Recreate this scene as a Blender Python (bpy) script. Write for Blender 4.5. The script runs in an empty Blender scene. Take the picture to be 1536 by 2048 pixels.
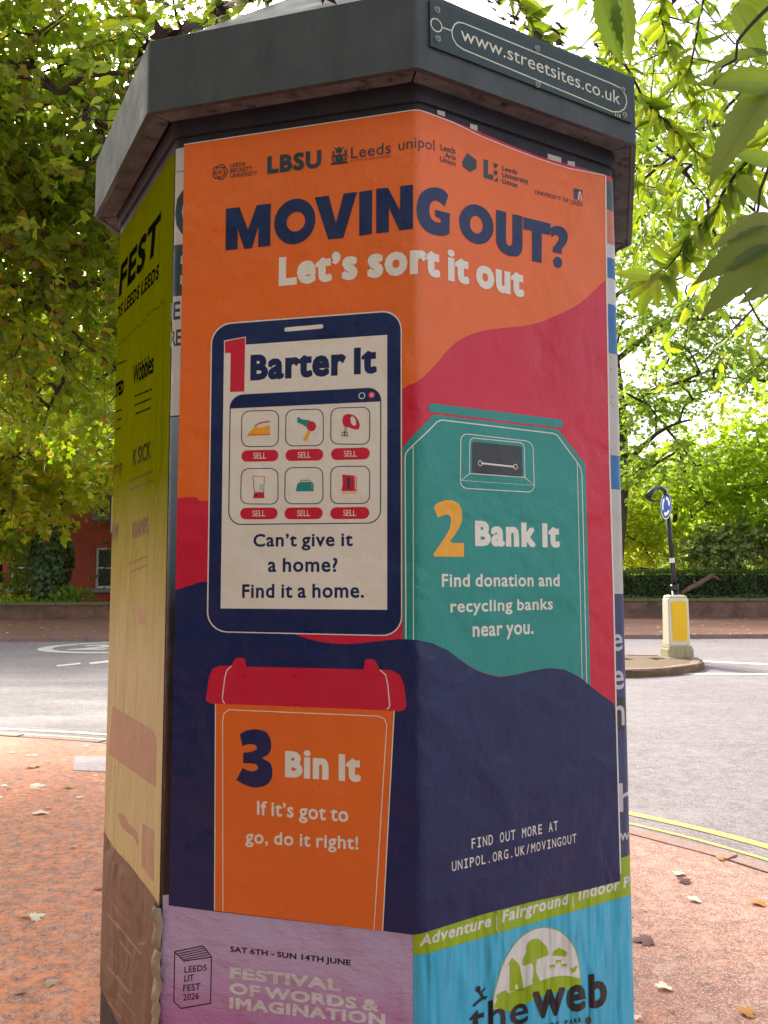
import bpy, bmesh, math, random
import numpy as np
from mathutils import Vector, Matrix
from mathutils.geometry import delaunay_2d_cdt, tessellate_polygon

sc = bpy.context.scene
COL = sc.collection
R_ = math.radians
# ------------------------------------------------------------------ camera
CAM_F, PITCH, ROLL, YAW = 1667.22, .0845, -.0010, .0108       # focal length in pixels of a 1536 x 2048 frame
RC = 0.68                                                       # circumradius of the octagonal column
CAMP = Vector((0, -3.2662 * RC, 1.40))
cam = bpy.data.cameras.new('camera')
cam.sensor_fit = 'VERTICAL'; cam.sensor_height = 36; cam.sensor_width = 27
cam.lens = CAM_F / 2048 * 36
cam.clip_start = .05; cam.clip_end = 2000
camo = bpy.data.objects.new('camera', cam); COL.objects.link(camo)
_cy, _sy, _cp, _sp, _cr, _sr = math.cos(YAW), math.sin(YAW), math.cos(PITCH), math.sin(PITCH), math.cos(ROLL), math.sin(ROLL)
def ray(x, y):
    X = (x - 768) / CAM_F; Y = (1024 - y) / CAM_F
    xx = X * _cr - Y * _sr; up = X * _sr + Y * _cr
    yy = _cp - up * _sp; z = _sp + up * _cp
    return Vector((xx * _cy + yy * _sy, -xx * _sy + yy * _cy, z))
_fw = ray(768, 1024); _rt = (ray(868, 1024) - _fw).normalized(); _up = _rt.cross(_fw).normalized()
camo.matrix_world = Matrix(((_rt.x, _up.x, -_fw.x, CAMP.x), (_rt.y, _up.y, -_fw.y, CAMP.y), (_rt.z, _up.z, -_fw.z, CAMP.z), (0, 0, 0, 1)))
sc.camera = camo
def gp(x, y, z=0.):                       # ground point seen at a place in the picture
    d = ray(x, y); return CAMP + d * ((z - CAMP.z) / d.z)
def at(x, y, Y):                          # point at world depth Y
    d = ray(x, y); return CAMP + d * ((Y - CAMP.y) / d.y)

# ------------------------------------------------------------------ sky, sun, exposure
SUN_AZ, SUN_EL = R_(-20), R_(33)
w = bpy.data.worlds.new("World"); sc.world = w; w.use_nodes = True
nt = w.node_tree; bg = nt.nodes['Background']
sky = nt.nodes.new('ShaderNodeTexSky'); sky.sky_type = 'NISHITA'; sky.sun_disc = False
sky.sun_elevation = SUN_EL; sky.sun_rotation = SUN_AZ
sky.air_density = 1.0; sky.dust_density = 4.0; sky.ozone_density = 1.0
hs = nt.nodes.new('ShaderNodeHueSaturation'); hs.inputs['Saturation'].default_value = .35
nt.links.new(sky.outputs[0], hs.inputs['Color']); nt.links.new(hs.outputs[0], bg.inputs[0])
bg.inputs[1].default_value = .15
sl = bpy.data.lights.new('sun', 'SUN'); sl.energy = 2.6; sl.angle = R_(7); sl.color = (1, .94, .84)
so = bpy.data.objects.new('sun', sl); COL.objects.link(so)
sdir = Vector((math.sin(SUN_AZ) * math.cos(SUN_EL), math.cos(SUN_AZ) * math.cos(SUN_EL), math.sin(SUN_EL)))
so.rotation_euler = sdir.to_track_quat('Z', 'Y').to_euler(); so.location = sdir * 60
sc.view_settings.view_transform = 'Standard'; sc.view_settings.look = 'None'; sc.view_settings.gamma = 1
sc.view_settings.exposure = 1.32

# ------------------------------------------------------------------ helpers
def lin(r, g, b):
    f = lambda c: (c / 255 / 12.92) if c <= 10 else ((c / 255 + .055) / 1.055) ** 2.4
    return (f(r), f(g), f(b), 1)
def mnode(mat, t, **kw):
    n = mat.node_tree.nodes.new(t)
    for k, v in kw.items(): setattr(n, k, v)
    return n
def newmat(name):
    m = bpy.data.materials.new(name); m.use_nodes = True
    return m, m.node_tree, m.node_tree.nodes['Principled BSDF'], m.node_tree.links
def pos_map(m, scale):
    g = mnode(m, 'ShaderNodeNewGeometry'); mp = mnode(m, 'ShaderNodeMapping')
    mp.inputs['Scale'].default_value = scale if hasattr(scale, '__len__') else (scale,) * 3
    m.node_tree.links.new(g.outputs['Position'], mp.inputs['Vector']); return mp.outputs[0]
def noise(m, vec, scale=1, detail=4, rough=.6, dist=0):
    n = mnode(m, 'ShaderNodeTexNoise'); n.inputs['Scale'].default_value = scale; n.inputs['Detail'].default_value = detail
    n.inputs['Roughness'].default_value = rough; n.inputs['Distortion'].default_value = dist
    m.node_tree.links.new(vec, n.inputs['Vector']); return n.outputs[0]
def ramp(m, fac, stops):
    r = mnode(m, 'ShaderNodeValToRGB'); e = r.color_ramp.elements
    while len(e) < len(stops): e.new(.5)
    for i, (p, c) in enumerate(stops):
        e[i].position = p; e[i].color = c if hasattr(c, '__len__') else (c, c, c, 1)
    m.node_tree.links.new(fac, r.inputs[0]); return r.outputs[0]
def mix(m, fac, a, b, blend='MIX'):
    n = mnode(m, 'ShaderNodeMix', data_type='RGBA', blend_type=blend)
    for s, v in ((n.inputs[0], fac), (n.inputs[6], a), (n.inputs[7], b)):
        if hasattr(v, 'is_output'): m.node_tree.links.new(v, s)
        else: s.default_value = v
    return n.outputs[2]
def bump(m, h, strength, dist, prev=None):
    b = mnode(m, 'ShaderNodeBump'); b.inputs['Strength'].default_value = strength; b.inputs['Distance'].default_value = dist
    m.node_tree.links.new(h, b.inputs['Height'])
    if prev is not None: m.node_tree.links.new(prev, b.inputs['Normal'])
    return b.outputs[0]

def tag(o, label=None, cat=None, group=None, kind=None):
    if label: o['label'] = label
    if cat: o['category'] = cat
    if group: o['group'] = group
    if kind: o['kind'] = kind
    return o
def thing(name, label, cat, loc=(0, 0, 0), group=None):
    o = bpy.data.objects.new(name, None); o.empty_display_size = .1; COL.objects.link(o); o.location = loc
    return tag(o, label, cat, group)
def link(name, me, mats, parent=None):
    o = bpy.data.objects.new(name, me); COL.objects.link(o)
    for m in (mats if isinstance(mats, (list, tuple)) else [mats]): me.materials.append(m)
    if parent is not None:
        o.parent = parent
        p = parent; off = Vector()
        while p is not None: off += p.location; p = p.parent
        o.location = -off                 # meshes are written in world coordinates
    return o
def obj(name, bm, mats, parent=None, smooth=False, label=None):
    me = bpy.data.meshes.new(name); bmesh.ops.recalc_face_normals(bm, faces=bm.faces); bm.to_mesh(me); bm.free()
    if smooth:
        me.polygons.foreach_set('use_smooth', [True] * len(me.polygons))
    o = link(name, me, mats, parent)
    if label: o['label'] = label
    return o
def struct(name, bm, mats, **k): return tag(obj(name, bm, mats, **k), kind='structure')
def box(bm, c, s, rot=0, bev=0, mi=0):
    r = bmesh.ops.create_cube(bm, size=1); vs = r['verts']
    bmesh.ops.scale(bm, vec=s, verts=vs)
    if bev:
        es = list({e for v in vs for e in v.link_edges})
        rr = bmesh.ops.bevel(bm, geom=es, offset=bev, segments=2, affect='EDGES', profile=.6)
        vs = list({v for f in rr['faces'] for v in f.verts} | {v for v in vs if v.is_valid})
    if rot: bmesh.ops.rotate(bm, cent=(0, 0, 0), matrix=Matrix.Rotation(rot, 3, 'Z'), verts=vs)
    bmesh.ops.translate(bm, vec=c, verts=vs)
    for f in {f for v in vs for f in v.link_faces}: f.material_index = mi
    return vs
def tube(bm, pts, rad, n=8, cap=True):
    pts = [Vector(p) for p in pts]
    if not hasattr(rad, '__len__'): rad = [rad] * len(pts)
    rings = []
    for i, p in enumerate(pts):
        t = (pts[min(i + 1, len(pts) - 1)] - pts[max(i - 1, 0)]).normalized()
        a = t.orthogonal().normalized() if not rings else (ref - t * ref.dot(t)).normalized()
        ref = a; b = t.cross(a)
        rings.append([bm.verts.new(p + (a * math.cos(2 * math.pi * k / n) + b * math.sin(2 * math.pi * k / n)) * rad[i]) for k in range(n)])
    for A, B in zip(rings, rings[1:]):
        for k in range(n): bm.faces.new((A[k], A[(k + 1) % n], B[(k + 1) % n], B[k]))
    if cap and n > 3: bm.faces.new(rings[0][::-1]); bm.faces.new(rings[-1])
def prism(bm, pts, z0, z1, mi=0):
    a = [bm.verts.new((p[0], p[1], z0)) for p in pts]; b = [bm.verts.new((p[0], p[1], z1)) for p in pts]
    n = len(pts)
    if n > 8:                                            # concave outlines: explicit triangles
        _, tri = cover([(p[0], p[1]) for p in pts], [list(range(n))], 1e-9); fs = []
        if len(_) == n:
            for t in tri: fs += [bm.faces.new([b[i] for i in t]), bm.faces.new([a[i] for i in t][::-1])]
        else: fs = [bm.faces.new(b), bm.faces.new(a[::-1])]
    else: fs = [bm.faces.new(b), bm.faces.new(a[::-1])]
    for i in range(n): fs.append(bm.faces.new((a[i], a[(i + 1) % n], b[(i + 1) % n], b[i])))
    for f in fs: f.material_index = mi
def catmull(pts, n=8, closed=False):
    """Smooth a point list; a third element 1 marks a sharp point."""
    P = [Vector(p[:2]) for p in pts]; sharp = [len(p) > 2 and p[2] == 1 for p in pts]; N = len(P); out = []
    for i in range(N if closed else N - 1):
        p1, p2 = P[i], P[(i + 1) % N]
        p0 = p1 if sharp[i] or (not closed and i == 0) else P[i - 1]
        p3 = p2 if sharp[(i + 1) % N] or (not closed and i + 2 >= N) else P[(i + 2) % N]
        if p0 == p1 and p3 == p2: out.append(p1); continue
        for k in range(n):
            t = k / n
            out.append(.5 * ((2 * p1) + (p2 - p0) * t + (2 * p0 - 5 * p1 + 4 * p2 - p3) * t * t + (3 * p1 - p0 - 3 * p2 + p3) * t ** 3))
    if not closed: out.append(P[-1])
    return [(p.x, p.y) for p in out]
def roundrect(q, r, n=6):
    """Quad corners (TL, TR, BR, BL) with rounded corners of radius r."""
    out = []; q = [Vector(p) for p in q]
    for i in range(4):
        p, a, b = q[i], q[i - 1], q[(i + 1) % 4]
        da = (a - p).normalized() * r; db = (b - p).normalized() * r
        for k in range(n + 1):
            th = k / n * math.pi / 2
            out.append(tuple(p + da * (1 - math.sin(th)) + db * (1 - math.cos(th))))
    return out
def ellipse(c, rx, ry, shear=0, n=28, a0=0, a1=2 * math.pi):
    return [(c[0] + rx * math.cos(a0 + (a1 - a0) * k / n), c[1] + ry * math.sin(a0 + (a1 - a0) * k / n) + shear * rx * math.cos(a0 + (a1 - a0) * k / n)) for k in range(n + (0 if a1 - a0 > 6.28 else 1))]

def cover(V, F, eps=1e-7, holes=0):
    """Triangles covering the union of the faces, less the last `holes` of them."""
    G = []
    for f in F:
        a = sum(V[f[i - 1]][0] * V[f[i]][1] - V[f[i]][0] * V[f[i - 1]][1] for i in range(len(f)))
        G.append(list(f) if a > 0 else list(f)[::-1])
    r = delaunay_2d_cdt([Vector(p) for p in V], [], G, 0, eps); nh = len(G) - holes
    return [(p[0], p[1]) for p in r[0]], [list(t) for t, o in zip(r[2], r[5]) if o and not any(i >= nh for i in o)]

# ------------------------------------------------------------------ bold lettering out of the built-in font
_gl = {}
def _tmesh(body):
    cu = bpy.data.curves.new('glyph', 'FONT'); cu.body = body; cu.dimensions = '2D'; cu.fill_mode = 'BOTH'; cu.resolution_u = 3
    o = bpy.data.objects.new('glyph', cu); me = o.to_mesh()
    v = [(round(p.co.x, 5), round(p.co.y, 5)) for p in me.vertices]; f = [tuple(p.vertices) for p in me.polygons]
    o.to_mesh_clear(); bpy.data.objects.remove(o); bpy.data.curves.remove(cu)
    return v, f
def _right(body):
    v, _ = _tmesh(body); return max(p[0] for p in v)
_HH = _right('HH')
_XH = max(p[1] for p in _tmesh('x')[0]); _CH = max(p[1] for p in _tmesh('H')[0])
def glyph(ch, off):
    k = (ch, off)
    if k in _gl: return _gl[k]
    adv = _right('H' + ch + 'H') - _HH
    if ch == ' ': adv *= .8 if off < .04 else .6
    v, f = _tmesh(ch) if ch.strip() else ([], [])
    if ch.islower() and off > .015:                     # the printed faces have a taller lower case than the built-in font
        ks = 1.06 + min(.1, off * 1.8); kx = 1.05
        v = [(x * kx, y if y < 0 else y * ks if y <= _XH else _XH * ks + (y - _XH) * (_CH - _XH * ks) / (_CH - _XH)) for x, y in v]; adv *= kx
        if ch in 'ij':
            d_ = [y for x, y in v if y > _XH * ks + .02]; lo = min(d_); v = [(x, y if y <= _XH * ks + .02 else _XH * ks + 2 * off + .03 + (y - lo)) for x, y in v]
    uniq = {}; vv = []; mp = []
    for p in v:
        if p not in uniq: uniq[p] = len(vv); vv.append(p)
        mp.append(uniq[p])
    faces = {}
    for t in f:
        t = [mp[i] for i in t]
        if len(set(t)) < 3: continue
        key = tuple(sorted(t))
        if key in faces: continue
        a = sum(vv[t[i - 1]][0] * vv[t[i]][1] - vv[t[i]][0] * vv[t[i - 1]][1] for i in range(len(t)))
        if abs(a) < 1e-9: continue
        faces[key] = t if a > 0 else t[::-1]
    faces = list(faces.values())
    if off > 0 and faces:
        cnt = {}
        for t in faces:
            for i in range(len(t)): cnt[(t[i - 1], t[i])] = 1
        be = [e for e in cnt if (e[1], e[0]) not in cnt]
        V = [Vector(p) for p in vv]; F = [list(t) for t in faces]
        nxt = {}
        for a, b in be: nxt.setdefault(a, []).append(b)
        nor = {}
        def addp(pts):
            i0 = len(V); V.extend(pts); F.append(list(range(i0, i0 + len(pts))))
        for a, b in be:
            d = (V[b] - V[a])
            if d.length < 1e-6: continue
            d.normalize(); n = Vector((d.y, -d.x)); nor[(a, b)] = n
        for (a, b), n in nor.items():
            addp([V[a].copy(), V[a] + n * off, V[b] + n * off, V[b].copy()])
            for c in nxt.get(b, []):
                n2 = nor.get((b, c))
                if n2 is None: continue
                cr = n.x * n2.y - n.y * n2.x; dt = n.dot(n2)
                if cr > .01:
                    if dt > -.3:
                        m_ = (n + n2); m_ = m_ * (off / (1 + dt)); addp([V[b].copy(), V[b] + n * off, V[b] + m_, V[b] + n2 * off])
                    else: addp([V[b].copy(), V[b] + n * off, V[b] + n2 * off])
        vv, faces = cover(V, F, 1e-5)
    _gl[k] = (vv, faces, adv); return _gl[k]
def layout(body, off, track, mono=0):
    """Glyph triangles of one line in em units, baseline at 0 under the thickened letters."""
    x = 0; V = []; F = []
    for ch in body:
        v, f, adv = glyph(ch, off)
        sh = x
        if mono and v:
            xa, xb = min(p[0] for p in v), max(p[0] for p in v); k = min(1, mono * .76 / (xb - xa)); v = [((p[0] - (xa + xb) / 2) * k + mono / 2, p[1]) for p in v]
            if ch == 'I':
                y1 = max(p[1] for p in v); h_ = (xb - xa); l_, r_ = mono / 2 - h_ / 2, mono / 2 + h_ / 2; v = list(v); f = list(f)
                for ya, yb in ((-off, h_ - off), (y1 - h_, y1)):
                    for qa, qb in ((l_ - .12, l_), (r_, r_ + .12)):
                        i_ = len(v); v += [(qa, ya), (qb, ya), (qb, yb), (qa, yb)]; f.append([i_, i_ + 1, i_ + 2, i_ + 3])
        i0 = len(V); V += [(p[0] + sh, p[1] + off) for p in v]; F += [[i + i0 for i in t] for t in f]
        x += mono if mono else adv + 2 * off * .5 + track
    return V, F
_ref = {}
def refh(ch, off):
    
    if ch == 'x' and off > .015: return _XH * (1.06 + min(.1, off * 1.8)) + 2 * off
    return (_XH if ch == 'x' else _CH) + 2 * off

# ------------------------------------------------------------------ surfaces that carry print
A0 = -1.4478                                # direction of the column's front corner
SIDE = 2 * RC * math.sin(math.pi / 8); APO = RC * math.cos(math.pi / 8); RR = .03
TT = RR * math.tan(math.pi / 8)
def corner(k, R=RC): return Vector((math.cos(A0 + k * math.pi / 4) * R, math.sin(A0 + k * math.pi / 4) * R, 0))
class Column:
    """Unrolled skin of the column: s runs round it from the front corner, v is the height."""
    def px(self, x, y, k=None):
        d = ray(x, y)
        for kk in ([k] if k is not None else (0, 1)):
            a = A0 + (kk - .5) * math.pi / 4; n = Vector((math.cos(a), math.sin(a), 0))
            t = (APO - CAMP.dot(n)) / d.dot(n); p = CAMP + d * t
            u = Vector((-n.y, n.x, 0)); s = p.dot(u) + (kk - .5) * SIDE
            if k is not None or (kk == 0 and s <= 0) or kk == 1: return (s, p.z)
    def pt(self, s, v, off):
        k = round(s / SIDE); ds = s - k * SIDE; a = A0 + k * math.pi / 4
        if abs(ds) < TT:
            th = a + ds / TT * math.pi / 8
            c = corner(k) * ((RC - RR / math.cos(math.pi / 8)) / RC)
            return c + Vector((math.cos(th), math.sin(th), 0)) * (RR + off) + Vector((0, 0, v))
        sg = 1 if ds > 0 else -1; an = a + sg * math.pi / 8
        n = Vector((math.cos(an), math.sin(an), 0)); u = Vector((-n.y, n.x, 0))
        return n * (APO + off) + u * (ds - sg * SIDE / 2) + Vector((0, 0, v))
    def cuts(self, s0, s1):
        out = []
        for k in range(-4, 5):
            for j in range(-6, 7):
                s = k * SIDE + TT * j / 6
                if s0 < s < s1: out.append(s)
        return out
class Flat:
    def __init__(self, o, u, n): self.o, self.u, self.n = Vector(o), Vector(u).normalized(), Vector(n).normalized()
    def px(self, x, y, k=None):
        d = ray(x, y); t = (self.o - CAMP).dot(self.n) / d.dot(self.n); p = CAMP + d * t - self.o
        return (p.dot(self.u), p.dot(self.n.cross(self.u)))
    def pt(self, s, v, off): return self.o + self.u * s + self.n.cross(self.u) * v + self.n * off
    def cuts(self, a, b): return []
LAYER = .00022
class Art:
    def __init__(self, surf, k=None, crop=None):
        self.S, self.k = surf, k; self.V = []; self.F = []; self.M = []; self.mats = []; self.crop = crop
    def c(self, p):
        x, y = p[0], p[1]
        if self.crop: ox, oy, sc_ = self.crop; x, y = ox + x * sc_, oy + y * sc_
        return self.S.px(x, y, self.k)
    def mi(self, m):
        if m not in self.mats: self.mats.append(m)
        return self.mats.index(m)
    def add(self, V, F, m, layer):
        i0 = len(self.V); self.V += [(p[0], p[1], layer) for p in V]; self.F += [[i + i0 for i in f] for f in F]; self.M += [self.mi(m)] * len(F)
    def sv(self, pts, m, layer, holes=()):
        V = list(pts); F = [list(range(len(V)))]
        for h in holes: F.append(list(range(len(V), len(V) + len(h)))); V += list(h)
        v, f = cover(V, F, 1e-7, len(holes)); self.add(v, f, m, layer)
    def poly(self, pts, m, layer, smooth=0, holes=()):
        if smooth: pts = catmull(pts, smooth, True)
        self.sv([self.c(p) for p in pts], m, layer, [[self.c(p) for p in h] for h in holes]); return self
    def stroke(self, pts, w, m, layer, closed=False, smooth=0):
        """Line of constant width (metres) with mitred joints."""
        if smooth: pts = catmull(pts, smooth, closed)
        P = [Vector(self.c(p)) for p in pts]; P = [p for i, p in enumerate(P) if i == 0 or (p - P[i - 1]).length > 1e-5]
        if closed and (P[0] - P[-1]).length < 1e-5: P.pop()
        n = len(P); L = []; Rr = []
        for i in range(n):
            a = P[i - 1] if closed or i > 0 else None; b = P[(i + 1) % n] if closed or i < n - 1 else None
            d1 = (P[i] - a).normalized() if a is not None else (b - P[i]).normalized()
            d2 = (b - P[i]).normalized() if b is not None else d1
            n1 = Vector((-d1.y, d1.x)); n2 = Vector((-d2.y, d2.x)); mm = n1 + n2
            if mm.length < .3: mm = n1
            else: mm = mm / max(.4, (1 + n1.dot(n2)))
            L.append(P[i] + mm * w / 2); Rr.append(P[i] - mm * w / 2)
        V = L + Rr; F = [[i, (i + 1) % n, n + (i + 1) % n, n + i] for i in range(n if closed else n - 1)]
        self.add([tuple(v) for v in V], F, m, layer); return self
    def pill(self, a, b, w, m, layer):
        A, B = Vector(self.c(a)), Vector(self.c(b)); d = (B - A).normalized(); th = math.atan2(d.y, d.x); r = w / 2
        pts = [(B.x + r * math.cos(th - math.pi / 2 + math.pi * k / 10), B.y + r * math.sin(th - math.pi / 2 + math.pi * k / 10)) for k in range(11)]
        pts += [(A.x + r * math.cos(th + math.pi / 2 + math.pi * k / 10), A.y + r * math.sin(th + math.pi / 2 + math.pi * k / 10)) for k in range(11)]
        self.sv(pts, m, layer); return self
    def dot(self, c_, r, m, layer, n=18):
        C_ = self.c(c_); self.sv([(C_[0] + r * math.cos(2 * math.pi * k / n), C_[1] + r * math.sin(2 * math.pi * k / n)) for k in range(n)], m, layer); return self
    def ring(self, c_, r, w, m, layer, n=22):
        C_ = self.c(c_); q = lambda rr: [(C_[0] + rr * math.cos(2 * math.pi * k / n), C_[1] + rr * math.sin(2 * math.pi * k / n)) for k in range(n)]
        self.sv(q(r + w / 2), m, layer, [q(r - w / 2)]); return self
    def text(self, body, p0, p1, ptop, m, layer, off=.02, ref='H', italic=0, mono=0, wide=False):
        a, b, t = Vector(self.c(p0)), Vector(self.c(p1)), Vector(self.c(ptop))
        d = (b - a); ln = d.length; d.normalize()
        h = abs((t - a).y - (t - a).x * d.y / max(.2, d.x)); sy = h / refh(ref, off)
        V, F = layout(body, off, 0, mono); x0 = min(p[0] for p in V); x1 = max(p[0] for p in V)
        n = max(1, len(body) - 1); track = 0
        if not mono and not wide:
            track = max(-.05, min(.02, (ln / sy - (x1 - x0)) / n)); V, F = layout(body, off, track); x0 = min(p[0] for p in V); x1 = max(p[0] for p in V)
        sx = ln / (x1 - x0)
        out = [(a.x + d.x * (p[0] - x0) * sx + italic * p[1] * sy, a.y + d.y * (p[0] - x0) * sx + p[1] * sy) for p in V]
        self.add(out, F, m, layer); return self
    def build(self, name, parent, label=None):
        if not self.V: return None
        bm = bmesh.new(); vs = [bm.verts.new(v) for v in self.V]
        for f, mi in zip(self.F, self.M):
            if len(set(f)) < 3: continue
            try: ff = bm.faces.new([vs[i] for i in f]); ff.material_index = mi
            except ValueError: pass
        if self.V:
            for s in self.S.cuts(min(v[0] for v in self.V), max(v[0] for v in self.V)):
                bmesh.ops.bisect_plane(bm, geom=bm.verts[:] + bm.edges[:] + bm.faces[:], dist=1e-7, plane_co=(s, 0, 0), plane_no=(1, 0, 0))
        for v in bm.verts: v.co = self.S.pt(v.co.x, v.co.y, v.co.z * LAYER)
        bmesh.ops.delete(bm, geom=[v for v in bm.verts if not v.link_faces], context='VERTS')
        for f in bm.faces:
            f.normal_update()
        me = bpy.data.meshes.new(name); bm.to_mesh(me); bm.free()
        me.polygons.foreach_set('use_smooth', [True] * len(me.polygons)); me.update()
        o = link(name, me, self.mats, parent)
        if label: o['label'] = label
        return o
    def next(self, name, parent):
        self.build(name, parent); return Art(self.S, self.k, self.crop)
SKIN = Column()

# ------------------------------------------------------------------ ground, road, pavements
ZR, ZF = -.022, .085                                             # road surface; the near pavement is at 0, island and far pavement at ZF
def asphalt(name, base, dark, light, tint=None, speck=.5, rough=.8, debris=None, patch=None, streak=0):
    m, t, p, L = newmat(name); v = pos_map(m, 1.0)
    c = mix(m, ramp(m, noise(m, v, .7, 6, .65), [(.3, 0.), (.7, 1.)]), base, tint or base)
    if streak:
        st = noise(m, pos_map(m, (.35, .9, 1)), 1, 7, .72, .8)
        c = mix(m, ramp(m, st, [(.46, 0.), (.62, streak)]), c, light)
    g1 = noise(m, v, 95, 3, .7); g2 = noise(m, v, 190, 2, .6)
    g3 = noise(m, v, 34, 4, .75); g4 = noise(m, v, 4.5, 5, .7)
    c = mix(m, ramp(m, g4, [(.35, .3), (.65, 0.)]), c, dark)
    c = mix(m, ramp(m, g3, [(.54, 0.), (.64, speck * .7)]), c, light); c = mix(m, ramp(m, g3, [(.36, speck * .7), (.46, 0.)]), c, dark)
    c = mix(m, ramp(m, g1, [(.52, 0.), (.62, speck)]), c, light); c = mix(m, ramp(m, g2, [(.38, speck), (.48, 0.)]), c, dark)
    if debris:                                                    # drifts of fallen orange blossom scales and dust; on PAVE also painted brightness
        n1 = noise(m, v, 1.3, 7, .72, .9); n2 = noise(m, v, 17, 8, .8)
        mu = mnode(m, 'ShaderNodeMath', operation='MULTIPLY'); L.new(ramp(m, n1, [(.34, .3), (.68, 1.)]), mu.inputs[0]); L.new(ramp(m, n2, [(.4, 0.), (.62, 1.)]), mu.inputs[1])
        mul = mu.outputs[0]
        sx = mnode(m, 'ShaderNodeSeparateXYZ'); L.new(v, sx.inputs[0])
        mr = mnode(m, 'ShaderNodeMapRange'); L.new(sx.outputs[0], mr.inputs[0]); mr.inputs[1].default_value = debris[1]; mr.inputs[2].default_value = debris[2]; mr.inputs[3].default_value = debris[3]; mr.inputs[4].default_value = debris[4]
        m2 = mnode(m, 'ShaderNodeMath', operation='MULTIPLY'); L.new(mul, m2.inputs[0]); L.new(mr.outputs[0], m2.inputs[1])
        c = mix(m, m2.outputs[0], c, debris[0])
    g5 = noise(m, v, 11, 6, .75); c = mix(m, ramp(m, g5, [(.5, 0.), (.7, speck * .45)]), c, light); c = mix(m, ramp(m, g5, [(.3, speck * .45), (.48, 0.)]), c, dark)
    L.new(c, p.inputs['Base Color']); p.inputs['Specular IOR Level'].default_value = .3
    L.new(ramp(m, noise(m, pos_map(m, (.5, .9, 1)), 1, 6, .7), [(.35, rough - .16), (.6, rough)]), p.inputs['Roughness'])
    L.new(bump(m, noise(m, v, 120, 3, .7), .6, .006), p.inputs['Normal']); return m
PAVE = asphalt('red_asphalt_pavement', lin(168, 124, 112), lin(94, 68, 62), lin(226, 198, 184), lin(180, 134, 120), .8, .85, (lin(244, 154, 112), -2.4, 1.6, 2.3, .25))  # debris mix grows leftward: real orange drifts plus brightness put into the colour
FARPAVE = asphalt('far_pavement_asphalt', lin(124, 88, 80), lin(88, 62, 56), lin(150, 116, 104), lin(140, 98, 82), .5, .85, (lin(160, 92, 58), -60, 60, .5, .5))
ROADM = asphalt('worn_road_asphalt', lin(134, 124, 126), lin(90, 80, 82), lin(184, 174, 174), lin(148, 136, 138), .75, .88, None, None, .4)
KERBM = asphalt('kerb_stone', lin(168, 144, 134), lin(120, 100, 94), lin(196, 176, 164), lin(150, 122, 112), .4, .8, (lin(170, 80, 48), -60, 60, .5, .5))
SOILM = asphalt('garden_soil', lin(70, 70, 44), lin(40, 36, 26), lin(96, 104, 52), lin(60, 74, 30), .6, .9)  # dark olive brown soil
def paint(name, col, wear):
    m, t, p, L = newmat(name); v = pos_map(m, 1.0)
    c = mix(m, ramp(m, noise(m, v, 60, 6, .8), [(wear - .06, 1.), (wear + .05, 0.)]), col, lin(150, 134, 130))
    L.new(mix(m, ramp(m, noise(m, v, 5, 4), [(.4, 0.), (.75, .35)]), c, lin(176, 150, 120)), p.inputs['Base Color']); p.inputs['Roughness'].default_value = .6; return m
YELLOW = paint('yellow_line_paint', lin(228, 196, 84), .455); WHITEL = paint('white_line_paint', lin(232, 228, 216), .41)
bm = bmesh.new(); prism(bm, [(-700, -700), (700, -700), (700, 700), (-700, 700)], -1.2, -.16); struct('ground', bm, SOILM)
NK = [gp(x, y) for x, y in ((-60, 1463), (213, 1477))]; NR = [gp(x, y) for x, y in ((1230, 1640), (1560, 1730))]
nk = [(-40, 6.6, 1), (-14, 6.9), (-7.5, 6.85)] + [(p.x, p.y) for p in NK] + [(-.4, 4.35)] + [(p.x, p.y) for p in NR] + [(2.75, .6), (3.1, -2.0), (3.2, -6), (3.4, -40, 1)]
def chaikin(P, it=3):
    P = [Vector(p[:2]) for p in P]
    for _ in range(it):
        Q = [P[0]]
        for a, b in zip(P, P[1:]): Q += [a * .75 + b * .25, a * .25 + b * .75]
        P = Q + [P[-1]]
    return [(p.x, p.y) for p in P]
kerbline = chaikin(nk)
FK = 0.5 * (gp(0, 1282, 0) + gp(215, 1278, 0)); fk_y = lambda x: 18.35 + .07 * x * (1 if x < 0 else .25) + .5
WY0 = (gp(0, 1245), gp(215, 1245)); WY1 = (gp(1250, 1240), gp(1536, 1240))
wall_y = lambda x: 28.9 + .02 * x
bm = bmesh.new(); prism(bm, [(-90, -60), (90, -60), (90, 60), (-90, 60)], -.158, ZR); struct('road', bm, ROADM)
def offset(line, d):
    out = []
    for i, p in enumerate(line):
        a = Vector(line[max(i - 1, 0)]); b = Vector(line[min(i + 1, len(line) - 1)]); t = (b - a).normalized(); out.append((p[0] - t.y * d, p[1] + t.x * d))
    return out
inner = offset(kerbline, -.14)
bm = bmesh.new(); prism(bm, inner + [(3.26, -60), (-60, -60), (-60, 6.5)], -.156, 0); struct('pavement', bm, PAVE)
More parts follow.
